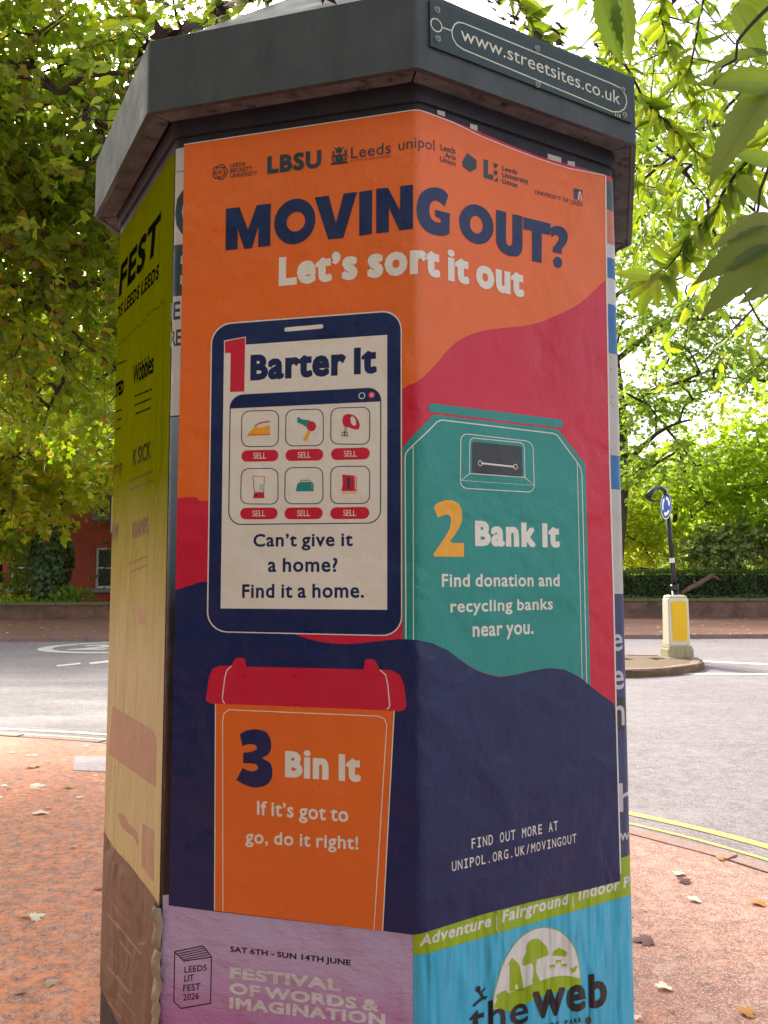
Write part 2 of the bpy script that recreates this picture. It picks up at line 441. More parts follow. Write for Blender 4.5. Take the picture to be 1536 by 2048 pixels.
def kerbstones(line, w, top, ln=.9):
    """Separate kerb lengths laid along a line, with narrow open joints."""
    bm = bmesh.new(); P = [Vector(p) for p in line]; acc = [0]
    for a, b in zip(P, P[1:]): acc.append(acc[-1] + (b - a).length)
    def pos(d):
        for i in range(len(P) - 1):
            if d <= acc[i + 1]: return P[i].lerp(P[i + 1], (d - acc[i]) / max(1e-9, acc[i + 1] - acc[i]))
        return P[-1]
    d = 0
    while d + ln < acc[-1]:
        a, b = pos(d + .005), pos(d + ln - .005); c = (a + b) / 2; t = (b - a).normalized(); n = Vector((-t.y, t.x))
        if c.x > -34 and c.x < 40 and c.y > -14:
            q = [a - n * w, b - n * w, b, a]; prism(bm, [(v.x, v.y) for v in q], ZR - .05, top + random.uniform(-.004, .003))
        d += ln
    bmesh.ops.bevel(bm, geom=[e for e in bm.edges if e.verts[0].co.z > -.012 and e.verts[1].co.z > -.012], offset=.014, segments=2, affect='EDGES')
    return bm
random.seed(2)
struct('kerb', kerbstones(kerbline, .138, .004), KERBM)
def strip(bm, line, d, w, z):
    a = offset(line, d - w / 2); b = offset(line, d + w / 2)
    A = [bm.verts.new((*p, z)) for p in a]; B = [bm.verts.new((*p, z)) for p in b]
    for i in range(len(A) - 1): bm.faces.new((A[i], A[i + 1], B[i + 1], B[i]))
bm = bmesh.new(); near = [p for p in kerbline if p[1] > -8 and p[0] > -30]
strip(bm, near, .10, .035, ZR + .004); strip(bm, near, .30, .075, ZR + .004); struct('yellow_lines', bm, YELLOW)
fl = [(x, fk_y(x)) for x in np.linspace(-60, 60, 61)]
bm = bmesh.new(); prism(bm, offset(fl, .14) + [(60, 45), (-60, 45)], -.156, ZF); struct('far_pavement', bm, FARPAVE)
struct('far_kerb', kerbstones(offset(fl, .138), .138, ZF + .004), KERBM)
# road markings
bm = bmesh.new()
def mark(px):
    bm.faces.new([bm.verts.new(gp(x, y, ZR + .004)) for x, y in px])
for q in (((113, 1330), (160, 1325.5), (162, 1328), (115, 1333)), ((178, 1325), (250, 1317), (254, 1320), (180, 1328.5)), ((270, 1315), (350, 1308), (354, 1311), (272, 1318)),
          ((1364, 1345.5), (1560, 1346.5), (1560, 1350), (1366, 1349)), ((1405, 1321), (1560, 1328), (1560, 1331), (1403, 1323.5))): mark(q)
cR = gp(232, 1294, ZR + .004); rx, ry = 1.62, 1.62
n = 48; o_ = [bm.verts.new((cR.x + rx * math.cos(2 * math.pi * i / n), cR.y + ry * math.sin(2 * math.pi * i / n), ZR + .004)) for i in range(n)]; i_ = [bm.verts.new((cR.x + (rx - .3) * math.cos(2 * math.pi * i / n), cR.y + (ry - .3) * math.sin(2 * math.pi * i / n), ZR + .004)) for i in range(n)]
for i in range(n): bm.faces.new((o_[i], o_[(i + 1) % n], i_[(i + 1) % n], i_[i]))
V, F = layout('20', .05, 0); xs = [p[0] for p in V]; sc_ = 1.7 / (max(xs) - min(xs))
vs = [bm.verts.new((cR.x - .85 + (p[0] - min(xs)) * sc_, cR.y - .75 + p[1] * 1.9, ZR + .004)) for p in V]
for f in F: bm.faces.new([vs[i] for i in f])
struct('road_markings', bm, WHITEL)
# tactile paving slab set in the near pavement
bm = bmesh.new(); q = [gp(x, y, .004) for x, y in ((150, 1512), (240, 1514), (242, 1545), (146, 1540))]
bm.faces.new([bm.verts.new(p) for p in q]); struct('paving_patch', bm, asphalt('grey_pink_slab', lin(204, 182, 182), lin(140, 122, 122), lin(228, 212, 212), None, .7, .8))
# traffic island
isl = [gp(x, y, ZF) for x, y in ((1000, 1333), (1150, 1339), (1245, 1341), (1330, 1338), (1385, 1332), (1408, 1325), (1400, 1318), (1370, 1312), (1250, 1309), (1000, 1306))]
isl = catmull([(p.x, p.y) for p in isl], 5, True)
ic = Vector((sum(p[0] for p in isl) / len(isl), sum(p[1] for p in isl) / len(isl)))
bm = bmesh.new(); prism(bm, isl, ZR - .05, ZF); bmesh.ops.bevel(bm, geom=[e for e in bm.edges if e.verts[0].co.z > -.012 and e.verts[1].co.z > -.012], offset=.02, segments=2, affect='EDGES')
MOSS = asphalt('mossy_island', lin(122, 98, 86), lin(84, 70, 56), lin(150, 128, 112), lin(110, 104, 62), .5, .85, (lin(150, 84, 52), -60, 60, .4, .4))
struct('traffic_island', bm, [MOSS]); 
bm = bmesh.new()
ko = isl + isl[:1]; bmk = kerbstones(offset(ko, -.002), -.16, ZF + .012, .92); bm.free(); struct('island_kerb', bmk, KERBM)

# ------------------------------------------------------------------ street furniture
def plain(name, col, rough=.5, metal_=0, spec=.5, bumps=None, dirt=0):
    m, t, p, L = newmat(name); p.inputs['Base Color'].default_value = col; p.inputs['Roughness'].default_value = rough; p.inputs['Metallic'].default_value = metal_
    v = pos_map(m, 1)
    if dirt: L.new(mix(m, ramp(m, noise(m, pos_map(m, (14, 14, 3)), 1, 6, .7), [(.45, 0.), (.8, dirt)]), col, lin(120, 112, 70)), p.inputs['Base Color'])
    if bumps: L.new(bump(m, noise(m, v, bumps, 5, .7), .4, .01), p.inputs['Normal'])
    return m
BCREAM = plain('bollard_cream_plastic', lin(238, 230, 200), .45, dirt=.2); BYELL = plain('bollard_yellow_panel', lin(255, 204, 4), .35); BBASE = plain('bollard_base', lin(186, 176, 140), .7, dirt=.8, bumps=60)
B0 = gp(1354, 1314, ZF); B0.z = ZF; bw = .46
boll = thing('traffic_bollard', 'cream illuminated traffic bollard with a plain yellow panel on the traffic island', 'bollard', B0)
rz = R_(8); def_ = lambda x, y, z: Vector((B0.x + x * math.cos(rz) - y * math.sin(rz), B0.y + x * math.sin(rz) + y * math.cos(rz), z))
bm = bmesh.new(); box(bm, (0, 0, .08), (.47, .34, .16), 0, .025); box(bm, (0, 0, .175), (.43, .31, .05), 0, .012); bmesh.ops.transform(bm, matrix=Matrix.Translation(B0) @ Matrix.Rotation(rz, 4, 'Z'), verts=bm.verts); obj('base', bm, BBASE, boll)
bh = at(1352, 1190, B0.y).z - ZF
bm = bmesh.new(); prof = [(-.22, .2, .13), (-.22, bh - .05, .12), (-.2, bh - .02, .11), (0, bh, .1)]
cs = [(-.2, -.13), (.2, -.13), (.2, .13), (-.2, .13)]
prism(bm, cs, .2, bh - .045); tv = [v for v in bm.verts if v.co.z > 1]
for v in tv: v.co.x *= .97; v.co.y *= .9
a = [bm.verts.new((x * .97, y * .9, bh - .04)) for x, y in cs]; b = [bm.verts.new((x * .8, y * .55, bh)) for x, y in cs]; bm.faces.new(b); bm.faces.new(a[::-1])
for i in range(4): bm.faces.new((a[i], a[(i + 1) % 4], b[(i + 1) % 4], b[i]))
bmesh.ops.bevel(bm, geom=[e for e in bm.edges], offset=.02, segments=3, affect='EDGES'); bmesh.ops.transform(bm, matrix=Matrix.Translation(B0) @ Matrix.Rotation(rz, 4, 'Z'), verts=bm.verts); obj('body', bm, BCREAM, boll, False)
bm = bmesh.new(); prism(bm, roundrect([(-.138, bh - .11), (.138, bh - .11), (.138, .29), (-.138, .29)], .03, 4), 0, .008)
bmesh.ops.transform(bm, matrix=Matrix.Translation(B0) @ Matrix.Rotation(rz, 4, 'Z') @ Matrix.Translation((0, -.127, 0)) @ Matrix.Rotation(R_(90), 4, 'X'), verts=bm.verts); obj('panel', bm, BYELL, boll)
bm = bmesh.new(); box(bm, (0, -.03, .006), (.54, .44, .012)); bmesh.ops.transform(bm, matrix=Matrix.Translation(B0) @ Matrix.Rotation(rz, 4, 'Z'), verts=bm.verts); obj('base_plate', bm, STEEL_D if False else plain('galvanised_plate', lin(190, 180, 165), .5, .3), boll)
POLE = plain('black_pole_paint', lin(36, 40, 42), .35); SBLUE = plain('sign_blue', lin(14, 66, 150), .4); SWHITE = plain('sign_white', lin(235, 236, 236), .4)
SY = B0.y + .55
sg = thing('roundabout_sign', 'small blue round mini roundabout sign on a leaning black swan neck pole behind the bollard', 'road sign', (at(1349, 1314, SY).x, SY, ZF))
b_ = at(1350, 1180, SY); t_ = at(1333, 1000, SY); dz = (t_ - b_)
foot = b_ + dz * ((ZF - b_.z) / dz.z)
pts = [foot, b_, t_]; th_ = [at(x, y, SY - .12 * k) for k, (x, y) in enumerate(((1332, 990), (1328, 980), (1320, 974.5), (1312, 975), (1305, 982), (1296, 993)))]
bm = bmesh.new(); tube(bm, [foot, b_], .062, 14); tube(bm, [b_ + dz * .0, b_ + dz * .06], .074, 14); tube(bm, [b_ + dz * .06, t_], .044, 12); obj('pole', bm, POLE, sg, True)
bm = bmesh.new(); tube(bm, catmull([], 1) if False else [t_] + th_, [.044, .042, .04, .038, .038, .044, .058], 12)
tube(bm, [th_[5] + Vector((.0, 0, -.03)), th_[5] + Vector((.1, .03, -.085)), th_[5] + Vector((.24, .06, -.06))], [.03, .024, .008], 8); obj('swan_neck', bm, POLE, sg, True)
dc = at(1332, 1012, SY - .09); nd = Vector((math.sin(R_(-87)), -math.cos(R_(-87)), 0)); ud = Vector((-nd.y, nd.x, 0))
DF = Flat(dc, ud, nd); rd = .245
bm = bmesh.new(); tube(bm, [dc - nd * .012, dc], rd, 40); obj('sign_disc', bm, [SBLUE], sg)
ar = Art(DF); ar.S = Flat(dc + nd * .001, ud, nd)
ar.sv([(rd * math.cos(2 * math.pi * k / 40), rd * math.sin(2 * math.pi * k / 40)) for k in range(40)], SWHITE, 1, [[(rd * .95 * math.cos(2 * math.pi * k / 40), rd * .95 * math.sin(2 * math.pi * k / 40)) for k in range(40)]])
for k in range(3):
    a0 = k * 2.0944 + .35; arc = lambda r_, a_, b2: [(r_ * math.cos(a_ + (b2 - a_) * i / 10), r_ * math.sin(a_ + (b2 - a_) * i / 10)) for i in range(11)]
    ar.sv(arc(.175, a0, a0 + 1.1) + arc(.125, a0 + 1.1, a0), SWHITE, 1)
    ar.sv([(.2 * math.cos(a0 - .02), .2 * math.sin(a0 - .02)), (.1 * math.cos(a0 - .02), .1 * math.sin(a0 - .02)), (.16 * math.cos(a0 - .5), .16 * math.sin(a0 - .5))], SWHITE, 1)
ar.build('arrows', sg)
bm = bmesh.new(); s0 = b_ + dz * .3; tube(bm, [s0, s0 + dz.normalized() * .09], .0455, 12); obj('sticker', bm, SWHITE, sg)
# edge of a street name board behind the column on the left
P0 = at(226, 1065, 9.0)
sn = thing('street_sign', 'pale back of a small sign on a thin dark post, half hidden by the column', 'road sign', (P0.x, 9.0, 0))
bm = bmesh.new(); a_ = at(219, 1064, 9.0); b_2 = at(219, 994, 9.0); box(bm, (a_.x + .2, 9.0, (a_.z + b_2.z) / 2), (.4, .03, b_2.z - a_.z), 0, .006); obj('sign_board', bm, plain('cream_sign_back', lin(206, 196, 160), .6, dirt=.4), sn)
bm = bmesh.new(); tube(bm, [(a_.x + .16, 9.05, 0), (a_.x + .16, 9.05, b_2.z + .03)], .03, 10); obj('post', bm, POLE, sn, True)
bm = bmesh.new(); box(bm, (a_.x + .01, 9.0, (a_.z + b_2.z) / 2), (.024, .045, b_2.z - a_.z + .05)); obj('edge_frame', bm, POLE, sn)

# ------------------------------------------------------------------ garden walls
def brick(name, c1, c2, mortar, sx=4.4, sz=13.3, dark=.5):
    m, t, p, L = newmat(name); g = mnode(m, 'ShaderNodeNewGeometry'); sx_ = mnode(m, 'ShaderNodeSeparateXYZ'); L.new(g.outputs['Position'], sx_.inputs[0])
    cb = mnode(m, 'ShaderNodeCombineXYZ'); ad = mnode(m, 'ShaderNodeMath', operation='ADD'); L.new(sx_.outputs[0], ad.inputs[0]); L.new(sx_.outputs[1], ad.inputs[1]); L.new(ad.outputs[0], cb.inputs[0]); L.new(sx_.outputs[2], cb.inputs[1])
    b = mnode(m, 'ShaderNodeTexBrick'); L.new(cb.outputs[0], b.inputs['Vector']); b.inputs['Scale'].default_value = 1; b.inputs['Brick Width'].default_value = 1 / sx; b.inputs['Row Height'].default_value = 1 / sz; b.inputs['Mortar Size'].default_value = .006
    b.inputs['Color1'].default_value = c1; b.inputs['Color2'].default_value = c2; b.inputs['Mortar'].default_value = mortar
    v = pos_map(m, 1.0)
    c = mix(m, ramp(m, noise(m, v, 1.3, 6, .7), [(.42, 0.), (.7, dark)]), b.outputs[0], lin(78, 66, 58))
    L.new(c, p.inputs['Base Color']); p.inputs['Roughness'].default_value = .85
    L.new(bump(m, b.outputs[1], -.5, .01, bump(m, noise(m, v, 30, 5), .4, .01)), p.inputs['Normal']); return m
WALLB = brick('sooty_wall_brick', lin(148, 104, 88), lin(124, 92, 80), lin(130, 116, 102), dark=.9)
REDB = brick('red_house_brick', lin(196, 78, 54), lin(176, 64, 46), lin(170, 120, 100), dark=.35)
COPE = asphalt('mossy_coping_stone', lin(132, 124, 92), lin(84, 80, 56), lin(160, 152, 120), lin(108, 112, 62), .4, .9)
def garden_wall(x0, x1, label, h, name='garden_wall'):
    o = thing(name, label, 'wall', ((x0 + x1) / 2, wall_y((x0 + x1) / 2), 0)); ang = math.atan(.02)
    bm = bmesh.new(); q = [(x0, wall_y(x0)), (x1, wall_y(x1)), (x1, wall_y(x1) + .24), (x0, wall_y(x0) + .24)]; prism(bm, q, -.02, h - .14); obj('brickwork', bm, WALLB, o)
    bm = bmesh.new(); x = x0; random.seed(int(x1 * 7))
    while x < x1:
        l = random.uniform(1.3, 2.1); xa, xb = x + .006, min(x + l - .006, x1); dy = random.uniform(-.006, .006); dz_ = random.uniform(-.008, .008)
        prism(bm, [(xa, wall_y(xa) - .06 + dy), (xb, wall_y(xb) - .06 + dy), (xb, wall_y(xb) + .3), (xa, wall_y(xa) + .3)], h - .138, h + dz_); x += l
    bmesh.ops.bevel(bm, geom=[e for e in bm.edges if e.calc_length() > .2], offset=.03, segments=2, affect='EDGES'); obj('coping', bm, COPE, o)
hL = at(100, 1204, wall_y(-11)).z; hR = at(1400, 1196, wall_y(11)).z
garden_wall(-34, -1.0, 'low sooty brick garden wall with mossy coping in front of the red house', hL)
garden_wall(1.2, 36, 'low sooty brick garden wall with ivy topped coping beneath the clipped hedge', hR)

# ------------------------------------------------------------------ red brick house behind the trees on the left
WINW = plain('white_window_paint', lin(232, 230, 224), .45); GLASS = plain('window_glass', lin(70, 84, 80), .06); SILL = plain('grey_stone_sill', lin(150, 152, 156), .8, bumps=20); SLATEM = plain('slate_roof', lin(84, 84, 92), .6, bumps=8)
HY = 35.5
hs_ = thing('brick_house', 'red brick house with white framed windows glimpsed through the trees on the left', 'house', (-16, HY, 0))
def win_rects():
    out = []
    for z0, z1 in ((.9 + .25, 3.0), (4.4, 6.4)):
        for x in (-24.6, -21.0, -16.4, -12.6, -8.2, -4.4): out.append((x, x + 1.7, z0, z1))
    return out
WR = win_rects()
bm = bmesh.new(); xs = sorted({-28, -1} | {r[0] for r in WR} | {r[1] for r in WR}); zs = sorted({-.1, 7.6} | {r[2] for r in WR} | {r[3] for r in WR})
for i in range(len(xs) - 1):
    for j in range(len(zs) - 1):
        xc, zc = (xs[i] + xs[i + 1]) / 2, (zs[j] + zs[j + 1]) / 2
        if any(r[0] < xc < r[1] and r[2] < zc < r[3] for r in WR): continue
        a = [bm.verts.new((x, HY, z)) for x, z in ((xs[i], zs[j]), (xs[i + 1], zs[j]), (xs[i + 1], zs[j + 1]), (xs[i], zs[j + 1]))]; bm.faces.new(a)
for r in WR:
    for (xa, za), (xb, zb) in (((r[0], r[2]), (r[1], r[2])), ((r[1], r[2]), (r[1], r[3])), ((r[1], r[3]), (r[0], r[3])), ((r[0], r[3]), (r[0], r[2]))):
        bm.faces.new([bm.verts.new(p) for p in ((xa, HY, za), (xb, HY, zb), (xb, HY + .25, zb), (xa, HY + .25, za))])
prism(bm, [(-28, HY + .26), (-1, HY + .26), (-1, HY + 9), (-28, HY + 9)], -.1, 7.6)
bmesh.ops.remove_doubles(bm, verts=bm.verts, dist=.0005)
obj('wall', bm, REDB, hs_)
for xa in (-19.2, -10.6):                              # projecting brick piers
    bm = bmesh.new(); box(bm, (xa, HY - .3, 1.7), (1.0, .58, 3.6)); obj('pier', bm, REDB, hs_)
bm = bmesh.new(); a = [bm.verts.new(p) for p in ((-28.5, HY - .5, 7.5), (-.5, HY - .5, 7.5), (-.5, HY + 4.5, 11.5), (-28.5, HY + 4.5, 11.5), (-.5, HY + 9.5, 7.5), (-28.5, HY + 9.5, 7.5))]
for f in ((0, 1, 2, 3), (3, 2, 4, 5), (0, 3, 5), (1, 4, 2), (0, 5, 4, 1)): bm.faces.new([a[i] for i in f])
obj('roof', bm, SLATEM, hs_)
for r in WR:
    bm = bmesh.new(); y = HY + .12
    for c_, s_ in ((((r[0] + r[1]) / 2, y, r[2] + .06), (r[1] - r[0] - .02, .08, .1)), (((r[0] + r[1]) / 2, y, r[3] - .06), (r[1] - r[0] - .02, .08, .1)), ((r[0] + .06, y, (r[2] + r[3]) / 2), (.1, .07, r[3] - r[2] - .24)), ((r[1] - .06, y, (r[2] + r[3]) / 2), (.1, .07, r[3] - r[2] - .24)), (((r[0] + r[1]) / 2, y, (r[2] + r[3]) / 2), (r[1] - r[0] - .22, .06, .07))): box(bm, c_, s_)
    wf = obj('window', bm, WINW, hs_)
    bm = bmesh.new(); bm.faces.new([bm.verts.new(p) for p in ((r[0], y + .05, r[2]), (r[1], y + .05, r[2]), (r[1], y + .05, r[3]), (r[0], y + .05, r[3]))]); obj('pane', bm, GLASS, wf)
    bm = bmesh.new(); box(bm, ((r[0] + r[1]) / 2, HY - .05, r[2] - .09), (r[1] - r[0] + .3, .22, .17)); obj('sill', bm, SILL, wf)

# ------------------------------------------------------------------ printed inks and column metals
def ink(name, col, rough=.34, crinkle=(42, 42, 30), amt=.6, soft=1.0, grad=None, fleck=.35, spec=.55, bd=.004, det=5, big=7):
    m, t, p, L = newmat(name)
    v = pos_map(m, 1.0)
    base = col if len(col) == 4 else (*col, 1)
    if grad:                                        # printed blend by height; on the lime poster bleaching plus painted sheen
        sx = mnode(m, 'ShaderNodeSeparateXYZ'); L.new(v, sx.inputs[0])
        mr = mnode(m, 'ShaderNodeMapRange'); mr.inputs[1].default_value = grad[0]; mr.inputs[2].default_value = grad[1]
        nn = noise(m, pos_map(m, (6, 6, 3)), 1, 5)
        ad = mnode(m, 'ShaderNodeMath', operation='MULTIPLY_ADD'); L.new(nn, ad.inputs[0]); ad.inputs[1].default_value = grad[3] if len(grad) > 3 else .1; L.new(sx.outputs[2], ad.inputs[2])
        L.new(ad.outputs[0], mr.inputs[0])
        base = ramp(m, mr.outputs[0], grad[2])
    f = noise(m, v, 3.1, 5, .7)
    shade = ramp(m, f, [(.3, .9), (.7, 1.0)])
    c = mix(m, 1.0, base, shade, 'MULTIPLY')
    sp = noise(m, v, 62, 2, .5)
    c = mix(m, ramp(m, sp, [(.79, 0.), (.82, fleck)]), c, (.03, .025, .02, 1))       # grit and fly specks
    L.new(c, p.inputs['Base Color'])
    L.new(ramp(m, noise(m, v, 14, 4), [(.3, rough - .07), (.7, rough + .12)]), p.inputs['Roughness'])
    p.inputs['Specular IOR Level'].default_value = spec
    b1 = bump(m, noise(m, pos_map(m, crinkle), 1, det, .5 if det < 4 else .62), amt, bd)
    b2 = bump(m, noise(m, v if big == 7 else pos_map(m, (1.6, 1.6, .45)), big, 2, .5, .6), .6 * soft, .02, b1)
    b3 = bump(m, noise(m, v, 150, 3, .6), .22, .0025, b2)
    L.new(b3, p.inputs['Normal']); return m
ORANGE = ink('orange_ink', lin(241, 112, 38)); NAVY = ink('navy_ink', lin(12, 32, 88)); CRIMSON = ink('crimson_ink', lin(214, 24, 62))
TEAL = ink('teal_ink', lin(30, 148, 138)); CREAM = ink('cream_paper', lin(238, 232, 218)); MUSTARD = ink('mustard_ink', lin(252, 178, 44))
CHAR = ink('charcoal_ink', lin(52, 56, 60)); SLATE = ink('slate_ink', lin(44, 62, 74)); INKBLACK = ink('black_ink', lin(22, 22, 26))
CORAL = ink('pale_red_ink', lin(232, 80, 96))
W_ = dict(crinkle=(17, 17, 2.4), amt=1.0, soft=2.2, bd=.05, det=2.2, big=9)
BLUEP = ink('sky_blue_paper', lin(66, 190, 228), **W_); LIMEP = ink('lime_paper', lin(160, 190, 22), **W_); WHITEP = ink('white_paper', lin(236, 232, 226), **W_)
BLACKP = ink('black_print', lin(24, 30, 34), **W_); BLUED = ink('deep_blue_print', lin(38, 140, 185), **W_)
V_ = dict(crinkle=(14, 14, 30), amt=.9, soft=1.8, bd=.012)
PURPLE = ink('purple_paper', lin(150, 118, 160), spec=.3, grad=(.45, .95, [(0, lin(186, 36, 126)), (.3, lin(198, 112, 174)), (.6, lin(206, 176, 210)), (1, lin(192, 172, 204))], .12), **V_)
SILVER = ink('silver_print', lin(226, 220, 218), **V_); DARKP = ink('dark_plum_print', lin(34, 18, 34), **V_)
LIMEF = ink('sheen_and_bleach_lime_paper', lin(150, 160, 20), rough=.6, crinkle=(46, 46, 9), amt=.55, spec=.0, bd=.012, det=4, big=8, grad=(.5, 2.1, [(.0, lin(176, 176, 20)), (.08, lin(206, 186, 70)), (.2, lin(228, 204, 156)), (.5, lin(222, 204, 168)), (.64, lin(190, 176, 112)), (.78, lin(124, 132, 8)), (1, lin(112, 124, 2))], .2))  # paler foot: part bleaching, part grazing sheen put into the colour
PINKF = ink('faded_pink_print', lin(206, 164, 142), rough=.6, spec=.1, crinkle=(60, 60, 5), amt=.7)
FADEK = ink('sheen_and_fade_black_print', lin(40, 42, 30), rough=.6, spec=.0, crinkle=(60, 60, 5), amt=.5, grad=(1.1, 1.8, [(0, lin(206, 184, 140)), (.55, lin(160, 140, 122)), (.8, lin(112, 102, 76)), (.93, lin(40, 42, 18)), (1, lin(16, 20, 14))], .06))  # letters pale downwards: part fading, part sheen put into the colour
BROWNP = ink('brown_torn_paper', lin(128, 96, 78), rough=.5, crinkle=(20, 20, 9), amt=1.0, soft=2)
BROWNL = ink('pale_brown_print', lin(166, 138, 116), crinkle=(20, 20, 9), amt=1.0); BROWNR = ink('reddish_print', lin(136, 74, 66), crinkle=(20, 20, 9), amt=1.0)
GREYW = ink('grey_white_paper', lin(196, 194, 190)); BLUEST = ink('blue_print', lin(40, 112, 176)); DUSK = ink('dusk_photo_print', lin(70, 92, 112), grad=(1.2, 1.9, [(0, lin(14, 15, 17)), (.25, lin(22, 26, 30)), (.35, lin(70, 92, 110)), (.7, lin(110, 130, 146)), (1, lin(150, 160, 168))], .05))
INDIGO = ink('indigo_print', lin(62, 68, 112)); SALMON = ink('salmon_print', lin(206, 120, 92)); TEALD = ink('dark_teal_print', lin(58, 80, 80)); PALEG = ink('pale_grey_print', lin(206, 206, 214))
def metal(name, c1, c2, rough=.5, sc_=6, rust=None, bumpy=.15):
    m, t, p, L = newmat(name); v = pos_map(m, sc_)
    c = mix(m, ramp(m, noise(m, v, 1, 6, .65), [(.35, 0.), (.65, 1.)]), c1, c2)
    st = noise(m, pos_map(m, (26, 26, 3)), 1, 4, .6)
    c = mix(m, ramp(m, st, [(.48, 0.), (.72, .5)]), c, tuple(x * .55 for x in c1[:3]) + (1,))
    if rust: c = mix(m, ramp(m, noise(m, pos_map(m, 22), 1, 6, .7), [(.55, 0.), (.66, 1.)]), c, rust)
    L.new(c, p.inputs['Base Color']); L.new(ramp(m, noise(m, v, 2.3, 4), [(.3, rough - .1), (.7, rough + .15)]), p.inputs['Roughness'])
    L.new(bump(m, noise(m, pos_map(m, 90), 1, 5, .7), bumpy, .003), p.inputs['Normal']); return m
FASCIA = metal('weathered_grey_paint', lin(60, 68, 72), lin(74, 80, 82), .5)
SHAFT = metal('dark_shaft_paint', lin(34, 36, 48), lin(48, 48, 58), .55)
SOFFIT = metal('rusty_soffit', lin(116, 122, 130), lin(80, 84, 92), .75, 14, lin(40, 34, 36), .8)
ROOFM = metal('lead_grey_roof', lin(138, 136, 128), lin(112, 112, 104), .6, 5)
PLATE = metal('green_enamel', lin(38, 58, 56), lin(44, 64, 62), .3, 9, None, .04)
PLATEW, *_ = newmat('engraved_white'); PLATEW.node_tree.nodes['Principled BSDF'].inputs[0].default_value = lin(226, 224, 205)
STEEL, _t, _p, _L = newmat('bolt_steel'); _p.inputs[0].default_value = lin(150, 148, 142); _p.inputs['Metallic'].default_value = .9; _p.inputs['Roughness'].default_value = .38

# ------------------------------------------------------------------ the advertising column
ZB, ZT, RCAP, CCAP, ACAP = CAMP.z + 1.4096 * RC, CAMP.z + 1.6363 * RC, 1.0892 * RC, Vector((-.0042, -.0056, 0)), A0 - .0113
ZP = CAMP.z + 1.3422 * RC
drum = thing('advertising_column', 'grey octagonal metal advertising column covered in posters', 'advertising column', (0, 0, 0))
bm = bmesh.new()
prof = [SKIN.pt(k * SIDE + TT * j / 3, 0, -.0015) for k in range(-3, 5) for j in range(-3, 4)]
for z0, z1 in ((.02, ZB + .02),):
    prism(bm, prof, z0, z1)
shaft = obj('shaft', bm, SHAFT, drum)
bm = bmesh.new()
prism(bm, [corner(k, RC + .035) for k in range(8)], 0, .16); prism(bm, [corner(k, RC + .02) for k in range(8)], .16, .19)
obj('plinth', bm, SHAFT, drum)
def cc(k, R, z):
    a = ACAP + k * math.pi / 4; return CCAP + Vector((math.cos(a) * R, math.sin(a) * R, z))
bm = bmesh.new()
def ringstack(bm, prof_, n=8):
    rs = [[bm.verts.new(cc(k, R, z)) for k in range(n)] for R, z in prof_]
    for a, b in zip(rs, rs[1:]):
        for k in range(n): bm.faces.new((a[k], a[(k + 1) % n], b[(k + 1) % n], b[k]))
    return rs
rs = ringstack(bm, [(RCAP - .012, ZB + .03), (RCAP - .012, ZB), (RCAP, ZB + .0005), (RCAP, ZT), (RCAP - .004, ZT + .003), (RCAP - .03, ZT + .004)])
es = [e for e in bm.edges if abs(e.verts[0].co.z - e.verts[1].co.z) > .1 and (e.verts[0].co - CCAP).to_2d().length > RCAP - .003]
bmesh.ops.bevel(bm, geom=es, offset=.007, segments=3, affect='EDGES', profile=.5)
cap = obj('cap', bm, FASCIA, drum)
bm = bmesh.new(); ringstack(bm, [(RCAP - .028, ZT + .0045), (RCAP - .028, ZT + .008), (.02, ZT + .60)])
roof = obj('roof', bm, ROOFM, cap)
bm = bmesh.new()
for k in range(8):                                   # eight mitred soffit flanges with open seams
    g_ = .003 / RCAP
    for (Ra, za, Rb, zb) in ((RCAP - .013, ZB + .002, RCAP - .056, ZB + .006),):
        a0_, a1_ = k + g_ * 1.3, k + 1 - g_ * 1.3
        def q(f, R, z):
            p = cc(k, R, z).lerp(cc(k + 1, R, z), f); return bm.verts.new(p)
        A = q(.004, Ra, za), q(.996, Ra, za), q(.996, Rb, zb), q(.004, Rb, zb); B = q(.004, Ra, za + .004), q(.996, Ra, za + .004), q(.996, Rb, zb + .004), q(.004, Rb, zb + .004)
        bm.faces.new(A); bm.faces.new(B[::-1])
        for i in range(4): bm.faces.new((A[i], A[(i + 1) % 4], B[(i + 1) % 4], B[i]))
obj('soffit', bm, SOFFIT, cap)
bm = bmesh.new(); ringstack(bm, [(RCAP - .05, ZB + .013), (RCAP - .05, ZB + .05), (RC - .03, ZB + .05)])
obj('cap_lining', bm, SHAFT, cap)
bm = bmesh.new()                                    # top rail of the poster frame
_r0 = [SKIN.pt(k * SIDE + TT * j / 3, 0, .006) for k in range(-3, 5) for j in range(-3, 4)]
prism(bm, _r0, ZP + .018, ZB + .03)
obj('top_rail', bm, SHAFT, drum)
# name plate on the fascia
an = ACAP + math.pi / 8; nF = Vector((math.cos(an), math.sin(an), 0)); uF = Vector((-nF.y, nF.x, 0))
FAS = Flat(CCAP + nF * (RCAP * math.cos(math.pi / 8)) + Vector((0, 0, ZB)), uF, nF)
CR2 = (820, 0, 716 / 1536)
ar = Art(FAS, crop=CR2)
q4 = [ar.c(p) for p in ((79, 6), (955, 352), (945, 533), (81, 202))]
bm = bmesh.new(); a = [bm.verts.new(FAS.pt(*p, .0005)) for p in q4]; b = [bm.verts.new(FAS.pt(*p, .005)) for p in q4]
bm.faces.new(a); bm.faces.new(b[::-1])
for i in range(4): bm.faces.new((a[i], a[(i + 1) % 4], b[(i + 1) % 4], b[i]))
plate = obj('name_plate', bm, PLATE, drum)
ar.S = Flat(FAS.o + nF * .0052, uF, nF)
ar.text('www.streetsites.co.uk', (218, 170), (902, 450), (218, 131), PLATEW, 1, off=.0, ref='x', wide=True)
